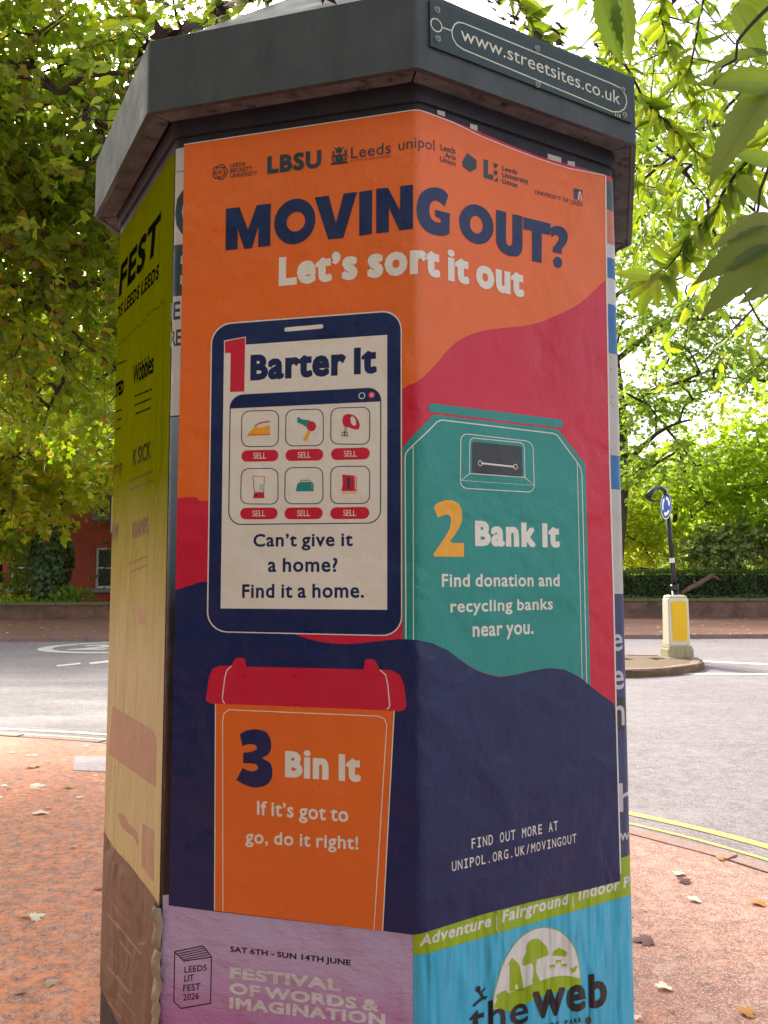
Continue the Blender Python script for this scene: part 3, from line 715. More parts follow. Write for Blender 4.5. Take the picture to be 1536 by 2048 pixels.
ar.text('113', (880, 497), (903, 505), (880, 484), PLATEW, 1, off=.03)
ar.ring((113, 108), .0125, .0024, PLATEW, 1)
ar.stroke([(135, 116), (177, 132)], .0024, PLATEW, 1)
ar.stroke([(228, 99), (870, 361), (905, 380), (926, 412), (930, 440), (921, 466), (900, 480), (870, 480), (228, 212), (200, 192), (182, 160), (180, 130), (190, 106), (206, 96)], .0026, PLATEW, 1, closed=True, smooth=0)
ar.build('lettering', plate)
for x, y in ((116, 43), (119, 166), (545, 209), (547, 363), (911, 386), (919, 493)):
    p = FAS.pt(*ar.c((x, y)), .005); bm = bmesh.new()
    bmesh.ops.create_uvsphere(bm, u_segments=12, v_segments=6, radius=.0075)
    bmesh.ops.scale(bm, vec=(1, 1, .45), verts=bm.verts); bmesh.ops.transform(bm, matrix=Matrix.Translation(p) @ nF.to_track_quat('Z', 'Y').to_matrix().to_4x4(), verts=bm.verts)
    tube(bm, [p, p + nF * .0052], .0042, 6)
    obj('bolt', bm, STEEL, plate, True)

# ------------------------------------------------------------------ posters
def poster(name, label, at_s, v): return thing(name, label, 'poster', SKIN.pt(at_s, v, 0))
X0, X1 = -SIDE, SIDE
# older sheets showing at the edges
u1 = poster('older_poster', 'strip of old white poster with big dark letters beside the lime poster', -SIDE * .9, .6)
a = Art(SKIN); zt_ = ZP - .004
a.sv([(X0 - .003, 1.74), (-.36, 1.74), (-.36, zt_), (X0 - .003, zt_)], GREYW, 1); a.build('upper_sheet', u1)
a = Art(SKIN); a.sv([(X0 - .003, .62), (-.36, .62), (-.36, 1.737), (X0 - .003, 1.737)], DUSK, 1); a.build('lower_sheet', u1)
D = (180, 300, 220 / 563)
a = Art(SKIN, 0, D)
a.text('C', (428, 447), (585, 440), (428, 192), SLATE, 2, off=.035)
a.text('E', (414, 750), (540, 742), (414, 488), SLATE, 2, off=.04)
a.text('IE', (400, 872), (462, 866), (400, 780), CHAR, 2, off=.02)
a.text('RE', (401, 1008), (468, 1000), (401, 925), CHAR, 2, off=.02)
a.stroke([(420, 112), (490, 108)], .0016, CHAR, 2)
a.build('lettering', u1)
u2 = poster('older_poster', 'strip of older blue and white poster beside the orange poster', SIDE * .97, .9)
a = Art(SKIN, 1)
bands = [(330, 425, TEALD), (425, 492, SALMON), (492, 520, PALEG), (520, 560, BLUEST), (560, 612, PALEG), (612, 709, BLUEST), (709, 912, GREYW), (912, 979, BLUEST), (979, 1188, GREYW), (1188, 1395, INDIGO), (1395, 1460, CHAR), (1460, 1790, INDIGO)]
for y0, y1, m in bands:
    v0 = a.c((1235, y0))[1]; v1 = a.c((1235, y1))[1]; v0 = min(v0, zt_)
    a.sv([(SIDE - .14, v1 + .0004), (SIDE + .012, v1 + .0004), (SIDE + .012, v0), (SIDE - .14, v0)], m, 1)
a.build('sheet', u2)
a = Art(SKIN, 1)
for ch, x0, x1, yb, yt, rf in (('e', 1223, 1246, 1303, 1270, 'x'), ('e', 1224, 1249, 1380, 1343, 'x'), ('n', 1226, 1250, 1453, 1413, 'x'), ('h', 1235, 1275, 1624, 1567, 'H'), ('we', 1239, 1275, 1681, 1666, 'x')):
    a.text(ch, (x0, yb), (x1, yb - 3), (x0, yt), PALEG, 2, off=.012, ref=rf)
for x, y in ((1221, 715), (1222, 738), (1224, 794), (1222, 806), (1226, 812)): a.dot((x, y), .0016, CHAR, 2, 7)
a.build('lettering', u2)
u3 = poster('older_poster', 'thin crimson edge of an older sheet with grey tape tabs under the eave', SIDE * .5, ZP)
C4 = (820, 200, 440 / 1536)
a = Art(SKIN, 1, C4)
a.poly([(110, 78), (300, 150), (480, 222), (700, 316), (900, 394), (1150, 466), (1405, 538), (1405, 575), (1100, 500), (700, 370), (300, 205), (110, 120)], CRIMSON, 3); a.build('sheet', u3)
a = Art(SKIN, 1, C4)
for q in ([(190, 70), (243, 82), (243, 118), (190, 100)], [(418, 165), (470, 180), (470, 216), (418, 200)], [(960, 375), (1055, 402), (1055, 440), (960, 415)], [(1100, 425), (1150, 432), (1150, 470), (1100, 455)]): a.poly(q, GREYW, 2)
a.build('tape_tab', u3)

# bottom posters (under the orange one)
bl = poster('festival_poster', 'purple poster with silver lettering and a drawn book', -SIDE * .5, .5)
C7 = (300, 1280, 560 / 1493)
a = Art(SKIN, 0, C7); pl = a.c((68, 1360)); pr = a.c((1402, 1575))
a.sv([(a.c((45, 2040))[0], .42), (pr[0], .42), (pr[0], pr[1] + .05), (-.3, pr[1] + .06), (pl[0], pl[1])], PURPLE, 3); a.build('sheet', bl)
a = Art(SKIN, 0, C7)
a.text('SAT 6TH - SUN 14TH JUNE', (428, 1661), (1071, 1735), (428, 1631), INKBLACK, 4, off=.035, wide=True)
a = a.next('date_line', bl)
for s_, l, r, t in (('FESTIVAL', (427, 1801), (1018, 1872), 1741), ('OF WORDS &', (424, 1884), (1220, 1982), 1824), ('IMAGINATION', (424, 1963), (1256, 2057), 1902), ('9 DAYS OF EVENTS', (424, 2060), (1100, 2140), 2010)):
    if s_[0] != '9': a.text(s_, l, r, (l[0], t), SILVER, 4, off=.045, wide=True)
a.build('title', bl)
a = Art(SKIN, 0, C7); lw = .0022
a.stroke([(133, 1663), (183, 1711), (329, 1689), (324, 1936), (166, 1963), (128, 1926)], lw, DARKP, 4, closed=True)
a.stroke([(136, 1660), (285, 1630)], lw, DARKP, 4); a.stroke([(287, 1632), (328, 1687)], lw, DARKP, 4)
for i in range(4):
    y = i * 12; a.stroke([(147 + i * 11, 1673 + i * 10), (290 + i * 9, 1642 + i * 11)], lw * .8, DARKP, 5)
for s_, x0, x1, yb, yt in (('LEEDS', 185, 303, 1774, 1741), ('LIT', 184, 236, 1821, 1787), ('FEST', 178, 270, 1873, 1838), ('2026', 178, 262, 1922, 1888)):
    a.text(s_, (x0, yb), (x1, yb - (x1 - x0) * .11), (x0, yt), DARKP, 5, off=.012)
a.build('book_drawing', bl)

br = poster('adventure_park_poster', 'wrinkled sky blue poster with lime banner and white dome picture', SIDE * .5, .5)
C8 = (820, 1360, 480 / 1429)
a = Art(SKIN, None, C8); q0 = a.c((20, 1632)); q1 = a.c((1300, 1283)); sl_ = (q1[1] - q0[1]) / (q1[0] - q0[0]); XB = SIDE + .09
lv = lambda s: q0[1] + (s - q0[0]) * sl_
a.sv([(q0[0], .42), (XB, .42), (XB, lv(XB)), (q0[0], lv(q0[0]))], BLUEP, 3)
hb = a.c((20, 1520))[1] - q0[1]; hb = max(hb, .055)
a.sv([(q0[0], lv(q0[0]) + .0002), (XB, lv(XB) + .0002), (XB, lv(XB) + hb + .03), (q0[0], lv(q0[0]) + hb)], LIMEP, 3); a.build('sheet', br)
a = Art(SKIN, 1, C8)
for s_, x0, yb, x1, ye in (('Adventure', 60, 1590, 478, 1466), ('Fairground', 546, 1444, 936, 1335), ('Indoor Play', 1000, 1312, 1400, 1206)):
    a = a.text(s_, (x0, yb), (x1, ye), (x0, yb - 70), WHITEP, 4, off=.035, italic=.18).next('banner_word', br)
for x, y0, y1 in ((512, 1400, 1488), (967, 1290, 1358)): a.stroke([(x, y0), (x + 2, y1)], .003, WHITEP, 4)
a.build('divider', br)
a = Art(SKIN, 1, C8)
dome = [(488, 1960, 1), (492, 1890), (522, 1770), (562, 1660), (622, 1565), (695, 1500), (790, 1468), (880, 1487), (950, 1545), (995, 1630), (1013, 1740), (1012, 1800, 1), (760, 1880), (600, 1970, 1)]
a.poly(dome, LIMEP, 4, 5)
cx_, cy_ = 760, 1740
a.poly([(cx_ + (x - cx_) * .975, cy_ + (y - cy_) * .975, *r) for x, y, *r in dome], WHITEP, 5, 5)
a.poly([(497, 1948, 1), (520, 1900), (570, 1868), (660, 1838), (760, 1795), (840, 1768), (930, 1760), (1008, 1775, 1), (1010, 1815), (900, 1850), (760, 1890), (600, 1975, 1)], LIMEP, 6, 5)
a.poly([(672, 1700), (668, 1660), (690, 1620), (690, 1580), (720, 1545), (760, 1540), (790, 1565), (812, 1590), (822, 1630), (800, 1645), (760, 1660), (752, 1668), (750, 1740), (770, 1790), (725, 1800), (735, 1745), (728, 1690), (700, 1690)], LIMEP, 6, 3)
a.poly([(590, 1852), (592, 1700), (584, 1690), (606, 1652), (640, 1685), (650, 1700), (678, 1845), (640, 1850)], LIMEP, 6)
a.poly([(622, 1840), (624, 1815), (634, 1808), (644, 1835)], WHITEP, 7)
a.poly([(845, 1640), (850, 1615), (885, 1592), (935, 1618), (925, 1645)], LIMEP, 6)
for x, y in ((845, 1705), (882, 1676), (915, 1700)):                       # small grazing animals
    a.poly([(x - 18, y - 6), (x - 8, y - 12), (x + 10, y - 9), (x + 18, y - 16), (x + 20, y - 8), (x + 14, y + 2), (x + 13, y + 16), (x + 9, y + 16), (x + 8, y + 3), (x - 8, y + 4), (x - 12, y + 17), (x - 16, y + 16), (x - 14, y + 2)], LIMEP, 6)
a.poly([(945, 1705), (965, 1718), (985, 1700), (1000, 1702), (985, 1722), (985, 1735), (968, 1735), (962, 1750), (955, 1730)], LIMEP, 6)
a.poly([(507, 1880), (540, 1855), (570, 1845), (580, 1860), (562, 1880), (545, 1878), (520, 1902)], LIMEP, 7)
a.build('dome_picture', br)
a = Art(SKIN, 1, C8)
a.text('web', (728, 2020), (1172, 1938), (728, 1856), BLACKP, 8, off=.035, ref='x')
a = a.next('name_lettering', br)
a.text('the', (352, 2122), (702, 2034), (352, 1936), BLACKP, 8, off=.012, ref='H')
a.text('ADVENTURE PARK', (640, 2108), (1020, 2036), (640, 2076), BLACKP, 8, off=.02, ref='H', mono=.62)
lw = .0028                                                                   # running child and a hanging one
a = a.next('name_lettering', br)
a.dot((403, 1838), .0055, BLACKP, 8); a.stroke([(410, 1850), (432, 1890), (400, 1915), (374, 1940)], lw * 2, BLACKP, 8); a.stroke([(418, 1862), (446, 1832)], lw, BLACKP, 9); a.stroke([(432, 1890), (456, 1882), (440, 1900)], lw * 1.3, BLACKP, 9); a.stroke([(398, 1850), (425, 1868)], lw, BLACKP, 9)
a = a.next('figure_silhouette', br)
a.stroke([(1068, 1950), (1060, 2020)], lw * .5, BLACKP, 8); a.poly([(1046, 2010), (1066, 2000), (1075, 2020), (1068, 2050), (1052, 2050), (1042, 2030)], BLACKP, 9)
a.build('figure_silhouette', br)

# left face
lf = poster('gig_poster', 'lime green gig poster with black band names, bleaching and painted sheen towards its foot', -SIDE * 1.5, .7)
E_ = (190, 1100, 210 / 454)
a = Art(SKIN, -1, E_); sL = -2 * SIDE - .02; sR = X0 - .006
dl = a.c((40, 1225)); dr = a.c((292, 1552))
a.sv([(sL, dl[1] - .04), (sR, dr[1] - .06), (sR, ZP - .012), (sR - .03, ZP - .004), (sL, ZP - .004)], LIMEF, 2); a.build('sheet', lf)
a = Art(SKIN, -1, D)
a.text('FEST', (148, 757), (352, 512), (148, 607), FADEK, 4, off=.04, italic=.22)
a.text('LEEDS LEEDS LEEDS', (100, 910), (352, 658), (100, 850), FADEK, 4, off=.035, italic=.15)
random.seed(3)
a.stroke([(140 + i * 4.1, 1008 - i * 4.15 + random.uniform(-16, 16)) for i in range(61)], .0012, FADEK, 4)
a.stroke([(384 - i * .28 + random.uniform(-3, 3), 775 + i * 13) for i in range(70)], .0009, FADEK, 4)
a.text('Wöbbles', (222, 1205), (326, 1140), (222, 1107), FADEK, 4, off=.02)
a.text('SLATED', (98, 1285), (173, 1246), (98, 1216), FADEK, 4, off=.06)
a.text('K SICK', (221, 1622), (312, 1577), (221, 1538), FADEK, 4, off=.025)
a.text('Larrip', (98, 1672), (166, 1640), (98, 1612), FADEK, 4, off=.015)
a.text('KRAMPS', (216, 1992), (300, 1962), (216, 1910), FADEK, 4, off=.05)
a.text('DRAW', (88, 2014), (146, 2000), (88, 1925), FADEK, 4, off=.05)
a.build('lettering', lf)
a = Art(SKIN, -1, D)
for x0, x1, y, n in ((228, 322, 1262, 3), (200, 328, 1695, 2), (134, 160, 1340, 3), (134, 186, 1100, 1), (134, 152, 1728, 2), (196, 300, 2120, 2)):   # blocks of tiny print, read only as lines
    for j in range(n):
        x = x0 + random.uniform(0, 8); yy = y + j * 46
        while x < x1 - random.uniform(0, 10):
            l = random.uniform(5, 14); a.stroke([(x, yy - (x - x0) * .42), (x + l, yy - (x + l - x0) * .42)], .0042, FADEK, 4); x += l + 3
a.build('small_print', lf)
a = Art(SKIN, -1, E_)
a.poly([(76, 674), (250, 778), (268, 812), (264, 1026), (60, 882)], PINKF, 3); a = a.next('faded_block', lf); a.poly([(206, 1180), (258, 1216), (255, 1440), (203, 1366)], PINKF, 3)
a.poly([(100, 1140), (130, 1150), (150, 1190), (180, 1215), (190, 1280), (165, 1240), (120, 1200)], PINKF, 3, 4)
a = a.next('faded_block', lf); a.poly([(148, 250), (168, 246), (168, 262), (148, 264)], PINKF, 3); a.poly([(178, 232), (208, 240), (206, 270), (222, 300), (220, 325), (190, 318), (182, 280)], PINKF, 3)
a.build('faded_block', lf)
bp = poster('torn_poster', 'brown crumpled torn poster below the lime one', -SIDE * 1.5, .4)
a = Art(SKIN, -1, E_)
a.sv([(sL, .42), (X0 - .005, .42), (X0 - .004, dr[1] - .005)] + [a.c(p) for p in ((270, 1522), (230, 1462), (190, 1412), (150, 1358), (110, 1318), (72, 1272), (55, 1240))] + [(sL, dl[1] + .01)], BROWNP, 4); a.build('sheet', bp)
a = Art(SKIN, -1, E_)
for i in range(16):
    x = 52 + random.uniform(0, 18) + (i % 2) * 40; y = 1420 + i * 38; l = random.uniform(50, 120)
    a.stroke([(x, y), (x + l * .5, y + l * .66), (x + l, y + l * 1.28)], random.uniform(.002, .007), BROWNL if i % 3 else BROWNR, 5)
a.stroke([(228, 1640), (226, 1680), (212, 1700), (190, 1702)], .004, BROWNL, 6, smooth=4)
a.build('lettering', bp)
bm = bmesh.new(); random.seed(8); rows = []                                  # loose torn flap along the corner
v0 = dr[1] - .0; v1 = .42
for i in range(26):
    f = i / 25; v = v0 + (v1 - v0) * f; wob = random.gauss(0, 1.1)
    rows.append([bm.verts.new(SKIN.pt(X0 + ds, v, of)) for ds, of in ((-.024, .002), (-.012 + .003 * wob, .008 + .004 * wob), (0, .011 + .006 * wob), (.012 + .004 * random.uniform(-1, 1), .006 + .007 * random.uniform(0, 1)))])
for A, B in zip(rows, rows[1:]):
    for j in range(3): bm.faces.new((A[j], A[j + 1], B[j + 1], B[j]))
obj('loose_flap', bm, ink('torn_paper_back', lin(176, 158, 138), crinkle=(40, 40, 20), amt=1), bp, True)

# ------------------------------------------------------------------ the main poster
mp_ = poster('recycling_poster', 'big orange and navy poster with phone, clothes bank and wheelie bin pictures', 0, .9)
C3 = (340, 260, 520 / 1536); C5 = (400, 600, 440 / 1287); C6 = (800, 780, 460 / 1472)
SH = Art(SKIN)
TL, TC, TR = SH.c((369, 291)), SH.c((835, 221)), SH.c((1208, 352))
left = [SH.c(p) for p in ((369, 291), (366, 500), (361, 760), (355, 997), (352, 1180), (345, 1500), (338, 1810))]
right = [SH.c(p) for p in ((1209, 352), (1211, 558), (1217, 920), (1225, 1189), (1230, 1420), (1239, 1748))]
_tp = [TL, TC] + [SH.c(p) for p in ((906, 247), (963, 275), (1020, 298), (1078, 320), (1135, 338))] + [TR]
topv = lambda s: float(np.interp(s, [p[0] for p in _tp], [p[1] for p in _tp]))
bot = [SH.c(p) for p in ((338, 1810), (429, 1822), (600, 1842), (767, 1861), (827, 1869), (850, 1864), (968, 1827), (1075, 1800), (1160, 1782), (1239, 1762))]
top = [(s, topv(s)) for s in [right[0][0]] + [p[0] for p in _tp[-2:1:-1]] + [0, -.1, -.3, left[0][0]]]
b0 = 6
outline = left[::1] + bot[1:-1] + [(right[-1][0], bot[-1][1])] + right[::-1] + top[1:-1]
SH.sv(outline, ORANGE, b0)
clipx = lambda pts: pts
wave = [(895, 1300), (862, 1286), (834, 1281), (800, 1278)]
navytop = [SH.c(p) for p in catmull([(1227, 1407), (1206, 1392), (1180, 1372), (1159, 1355), (1128, 1339), (1097, 1336), (1066, 1341), (1025, 1350), (994, 1353), (956, 1342), (925, 1324), (894, 1300), (862, 1286), (834, 1280), (800, 1278), (740, 1284), (690, 1288), (640, 1283), (590, 1268), (540, 1235), (480, 1185), (415, 1164), (385, 1170), (353, 1180)], 4)]
SH.sv(left[4:] + bot[1:-1] + [(right[-1][0], bot[-1][1])] + right[:3:-1] + navytop, NAVY, b0 + 2)
redtop = [SH.c(p) for p in catmull([(1209.5, 560), (1160, 606), (1110, 632), (1060, 650), (1000, 657), (950, 666), (905, 690), (870, 730), (835, 763), (805, 778), (700, 850), (560, 960), (420, 1001), (390, 994), (355, 997)], 4)]
SH.sv([(left[3][0], left[3][1])] + [left[4], left[5]] + [right[4], right[3], right[2]] + [(right[1][0] , redtop[0][1])] + redtop[1:-1], CRIMSON, b0 + 1)
SH.build('sheet', mp_)
# white paper margin at the right edge and along the top
a = Art(SKIN)
a.sv([(p[0] - .0005, p[1]) for p in right] + [(p[0] + .0035, p[1]) for p in right[::-1]], CREAM, b0 + 3)
a.sv(top + [(s, v + .0022) for s, v in top[::-1]], CREAM, b0 + 3); a.build('paper_margin', mp_)
# headline
a = Art(SKIN, None, C3); L_ = b0 + 4
a.poly([(331, 714), (333, 468), (413, 458), (463, 590), (515, 447), (598, 437), (594, 686), (524, 694), (525, 572), (487, 700), (440, 706), (402, 585), (402, 706)], NAVY, L_)
a.poly(ellipse((740, 543), 122, 134, -.13), NAVY, L_, holes=[ellipse((746, 544), 55, 58, -.13)])
a.poly([(857, 402), (940, 390), (982, 552), (1028, 378), (1107, 369), (1026, 640), (937, 649)], NAVY, L_)
a.poly([(1120, 368), (1197, 357), (1195, 617), (1120, 628)], NAVY, L_)
a.poly([(1220, 350), (1290, 344), (1360, 478), (1362, 335), (1437, 325), (1437, 586), (1357, 597), (1295, 462), (1295, 605), (1220, 614)], NAVY, L_)
a.crop = C4
a.poly([(240, 745, 1), (205, 716), (170, 705), (142, 725), (131, 770), (140, 820), (170, 852), (212, 860, 1), (212, 832, 1), (172, 812, 1), (172, 769, 1), (275, 795, 1), (272, 936, 1), (245, 948), (200, 950), (130, 930), (85, 890), (55, 820), (47, 740), (70, 662), (110, 626), (165, 613), (225, 627), (264, 668, 1)], NAVY, L_, 5)
a.poly(ellipse((460, 870), 120, 137, .19), NAVY, L_, holes=[ellipse((460, 873), 46, 62, .19)])
a.poly([(598, 768, 1), (668, 785, 1), (667, 975), (676, 1010), (692, 1021), (706, 1012), (712, 980), (712, 798, 1), (781, 814, 1), (781, 1010), (774, 1062), (752, 1090), (715, 1094), (668, 1082), (628, 1052), (605, 1008), (598, 960)], NAVY, L_, 4)
a.poly([(788, 820), (977, 866), (974, 946), (916, 932), (915, 1140), (848, 1126), (849, 917), (788, 903)], NAVY, L_)
a.poly([(974, 900, 1), (1003, 883), (1050, 886), (1084, 912), (1098, 955), (1085, 1005), (1056, 1040, 1), (1055, 1078, 1), (994, 1064, 1), (996, 1030, 1), (1022, 1000), (1036, 972), (1030, 950), (1010, 944), (986, 962, 1)], NAVY, L_, 4)
a.poly(ellipse((1027, 1135), 31, 39, .12), NAVY, L_)
a = a.next('headline', mp_); a.crop = None
a.text('Let’s sort it out', (558, 573), (1047, 596), (558, 516), CREAM, L_, off=.058)
a.build('subheading', mp_)
# row of sponsor marks
a = Art(SKIN, None, C3)
ec = (298, 251)
sq = lambda rr, n=48, wob=0, k=8: [(ec[0] + rr * (1 + wob * math.cos(k * 2 * math.pi * i / n)) * math.cos(2 * math.pi * i / n), ec[1] + rr * (1 + wob * math.cos(k * 2 * math.pi * i / n)) * math.sin(2 * math.pi * i / n) - .12 * rr * math.cos(2 * math.pi * i / n)) for i in range(n)]
a.poly(sq(45, 48, .07, 5), CHAR, L_, holes=[sq(39, 48, .07, 5)]); a.poly(sq(31, 40, .05, 6), CHAR, L_, holes=[sq(26)])
for i in range(5):
    th = i * 1.2566 + .3; a.stroke([(ec[0] + 32 * math.cos(th), ec[1] + 32 * math.sin(th)), (ec[0] + 38 * math.cos(th + .25), ec[1] + 38 * math.sin(th + .25))], .003, CHAR, L_)
a.text('LBU', (280, 262), (317, 257), (280, 244), CHAR, L_, off=.01)
for s_, x0, y0, x1, y1, yt in (('LEEDS', 358, 224, 446, 213, 202), ('BECKETT', 358, 256, 489, 240, 232), ('UNIVERSITY', 358, 287, 520, 267, 263)): a.text(s_, (x0, y0), (x1, y1), (x0, yt), CHAR, L_, off=.012 if s_ != 'UNIVERSITY' else .0)
a = a.next('sponsor_mark', mp_)
a.text('LBSU', (577, 263), (896, 224), (577, 160), SLATE, L_, off=.05)
a = a.next('sponsor_mark', mp_)
a.poly([(985, 150), (1018, 146), (1020, 180), (1003, 200), (987, 186)], SLATE, L_, 3)
for sg, x in ((1, 967), (-1, 1040)):
    y = 165 - (x - 1000) * .12
    a.poly(ellipse((x, y), 10, 24, -.1, 16), CHAR, L_, holes=[ellipse((x, y + 3), 4, 12, -.1, 10)]); a.poly(ellipse((x, y - 32), 9, 9, 0, 12), CHAR, L_, holes=[ellipse((x, y - 32), 3.5, 3.5, 0, 8)]); a.stroke([(x + sg * 12, y - 18), (x + sg * 20, y + 8), (x + sg * 14, y + 24)], .0025, CHAR, L_)
a.poly([(985, 138), (980, 118), (968, 106), (990, 112), (1000, 98), (1010, 110), (1032, 100), (1020, 116), (1016, 136)], CHAR, L_, 2)
a.stroke([(950, 206), (1054, 193)], .0036, CHAR, L_); a.stroke([(962, 198), (1044, 187)], .0016, CHAR, L_)
a.text('Leeds', (1071, 172), (1307, 139), (1071, 106), CHAR, L_, off=.006); a.text('CITY COUNCIL', (1070, 194), (1308, 161), (1070, 181), CHAR, L_, off=.0, wide=False)
a = a.next('sponsor_mark', mp_)
a.text('unipol', (1352, 125), (1560, 125), (1352, 84), CHAR, L_, off=.0, ref='x')
a = a.next('sponsor_mark', mp_); a.crop = C4
for s_, x0, y0, x1, y1, yt in (('Leeds', 211, 352, 315, 380, 309), ('Arts', 240, 402, 315, 424, 366), ('Union', 207, 430, 315, 467, 392)): a.text(s_, (x0, y0), (x1, y1), (x0, yt), CHAR, L_, off=.008)
a = a.next('sponsor_mark', mp_)
a.poly([(362, 432), (396, 372), (461, 424), (460, 482), (415, 506), (366, 466)], SLATE, L_)
for i, y in enumerate((418, 437, 456)): a.stroke([(388, y - 2), (438, y + 12)], .0014, CHAR, L_ + 1)
a = a.next('sponsor_mark', mp_)
a.poly([(512, 416), (541, 424), (540, 518), (577, 528), (577, 562), (512, 544)], SLATE, L_)
a.poly([(594, 480), (580, 458), (584, 442), (594, 448), (604, 447), (609, 460)], SLATE, L_, 3); a.poly(ellipse((594, 510), 14, 18, .1), SLATE, L_); a.poly([(582, 566), (609, 540), (609, 573)], SLATE, L_)
for s_, x0, y0, x1, y1, yt in (('Leeds', 641, 493, 745, 524, 459), ('University', 641, 540, 823, 590, 505), ('Union', 641, 585, 745, 615, 551)): a.text(s_, (x0, y0), (x1, y1), (x0, yt), SLATE, L_, off=.022)
a = a.next('sponsor_mark', mp_)
a.text('UNIVERSITY OF LEEDS', (868, 657), (1201, 748), (868, 628), CHAR, L_, off=.006)
a.poly([(1140, 618), (1199, 632), (1199, 706), (1140, 692)], SLATE, L_); a.poly([(1166, 699), (1170, 655), (1180, 636), (1190, 655), (1195, 705)], CREAM, L_ + 1); a.poly([(1172, 700), (1176, 660), (1181, 648), (1186, 662), (1189, 703)], ORANGE, L_ + 2)
a.build('sponsor_mark', mp_)
# phone
ph_body = Art(SKIN, 0, C5)
pq = [(68, 142), (1182, 58), (1185, 1968), (42, 1942)]
ph_body.poly(roundrect(pq, 118, 8), CREAM, L_); ins = [(75, 149), (1175, 66), (1178, 1961), (50, 1936)]
ph_body.poly(roundrect(ins, 112, 8), NAVY, L_ + 1)
ph_body.poly([(144, 272), (1097, 206), (1097, 1812), (124, 1804)], CREAM, L_ + 2)
ph_body.pill((508, 175), (712, 157), .0085, CREAM, L_ + 2)
phone = ph_body.build('phone_picture', mp_)
a = Art(SKIN, 0, C5)
a.poly([(144, 240), (272, 216), (267, 541), (176, 544), (179, 316), (146, 316)], CREAM, L_ + 3)
a.poly([(149, 245), (268, 221), (263, 537), (180, 540), (183, 312), (150, 312)], CRIMSON, L_ + 4)
a = a.next('numeral', phone)
a.text('Barter It', (297, 474), (1036, 430), (297, 324), NAVY, L_ + 3, off=.055)
a = a.next('heading', phone)
for s_, x0, y0, x1, y1, yt in (('Can’t give it', 315, 1444, 896, 1440, 1370), ('a home?', 400, 1591, 808, 1591, 1511), ('Find it a home.', 250, 1743, 962, 1742, 1663)): a = a.text(s_, (x0, y0), (x1, y1), (x0, yt), NAVY, L_ + 3, off=.024).next('text_line', phone)
a.build('caption', phone)
a = Art(SKIN, 0, C5)
fq = [(178, 558), (1063, 512), (1061, 1308), (168, 1317)]
fr = roundrect(fq, 78, 7); fi = roundrect([(184, 565), (1057, 520), (1055, 1302), (174, 1311)], 73, 7)
a.poly(fr, NAVY, L_ + 3, holes=[fi])
a.poly([p for p in roundrect(fq, 78, 7) if p[1] < 592] [:0] or ([(178, 637)] + fr[:8] + fr[8:16] + [(1062, 595)]), NAVY, L_ + 4)
a.ring((950, 562), .0058, .0016, CREAM, L_ + 5); a.dot((1007, 558), .0062, CORAL, L_ + 5)
for d in (1, -1): a.stroke([(1000, 558 - 8 * d), (1014, 558 + 8 * d)], .0016, CREAM, L_ + 6 + (d > 0))
a.build('browser_window', phone)
tiles = [[(246, 650), (466, 644), (463, 860), (244, 862)], [(504, 642), (726, 637), (727, 855), (501, 858)], [(767, 632), (999, 625), (997, 848), (764, 846)],
         [(244, 985), (461, 983), (463, 1198), (237, 1195)], [(499, 980), (723, 978), (726, 1195), (496, 1195)], [(766, 973), (998, 970), (997, 1193), (764, 1195)]]
pills = [((277, 914), (430, 911)), ((535, 909), (691, 906)), ((802, 903), (962, 899)), ((270, 1250), (425, 1249)), ((530, 1249), (688, 1248)), ((798, 1248), (959, 1246))]
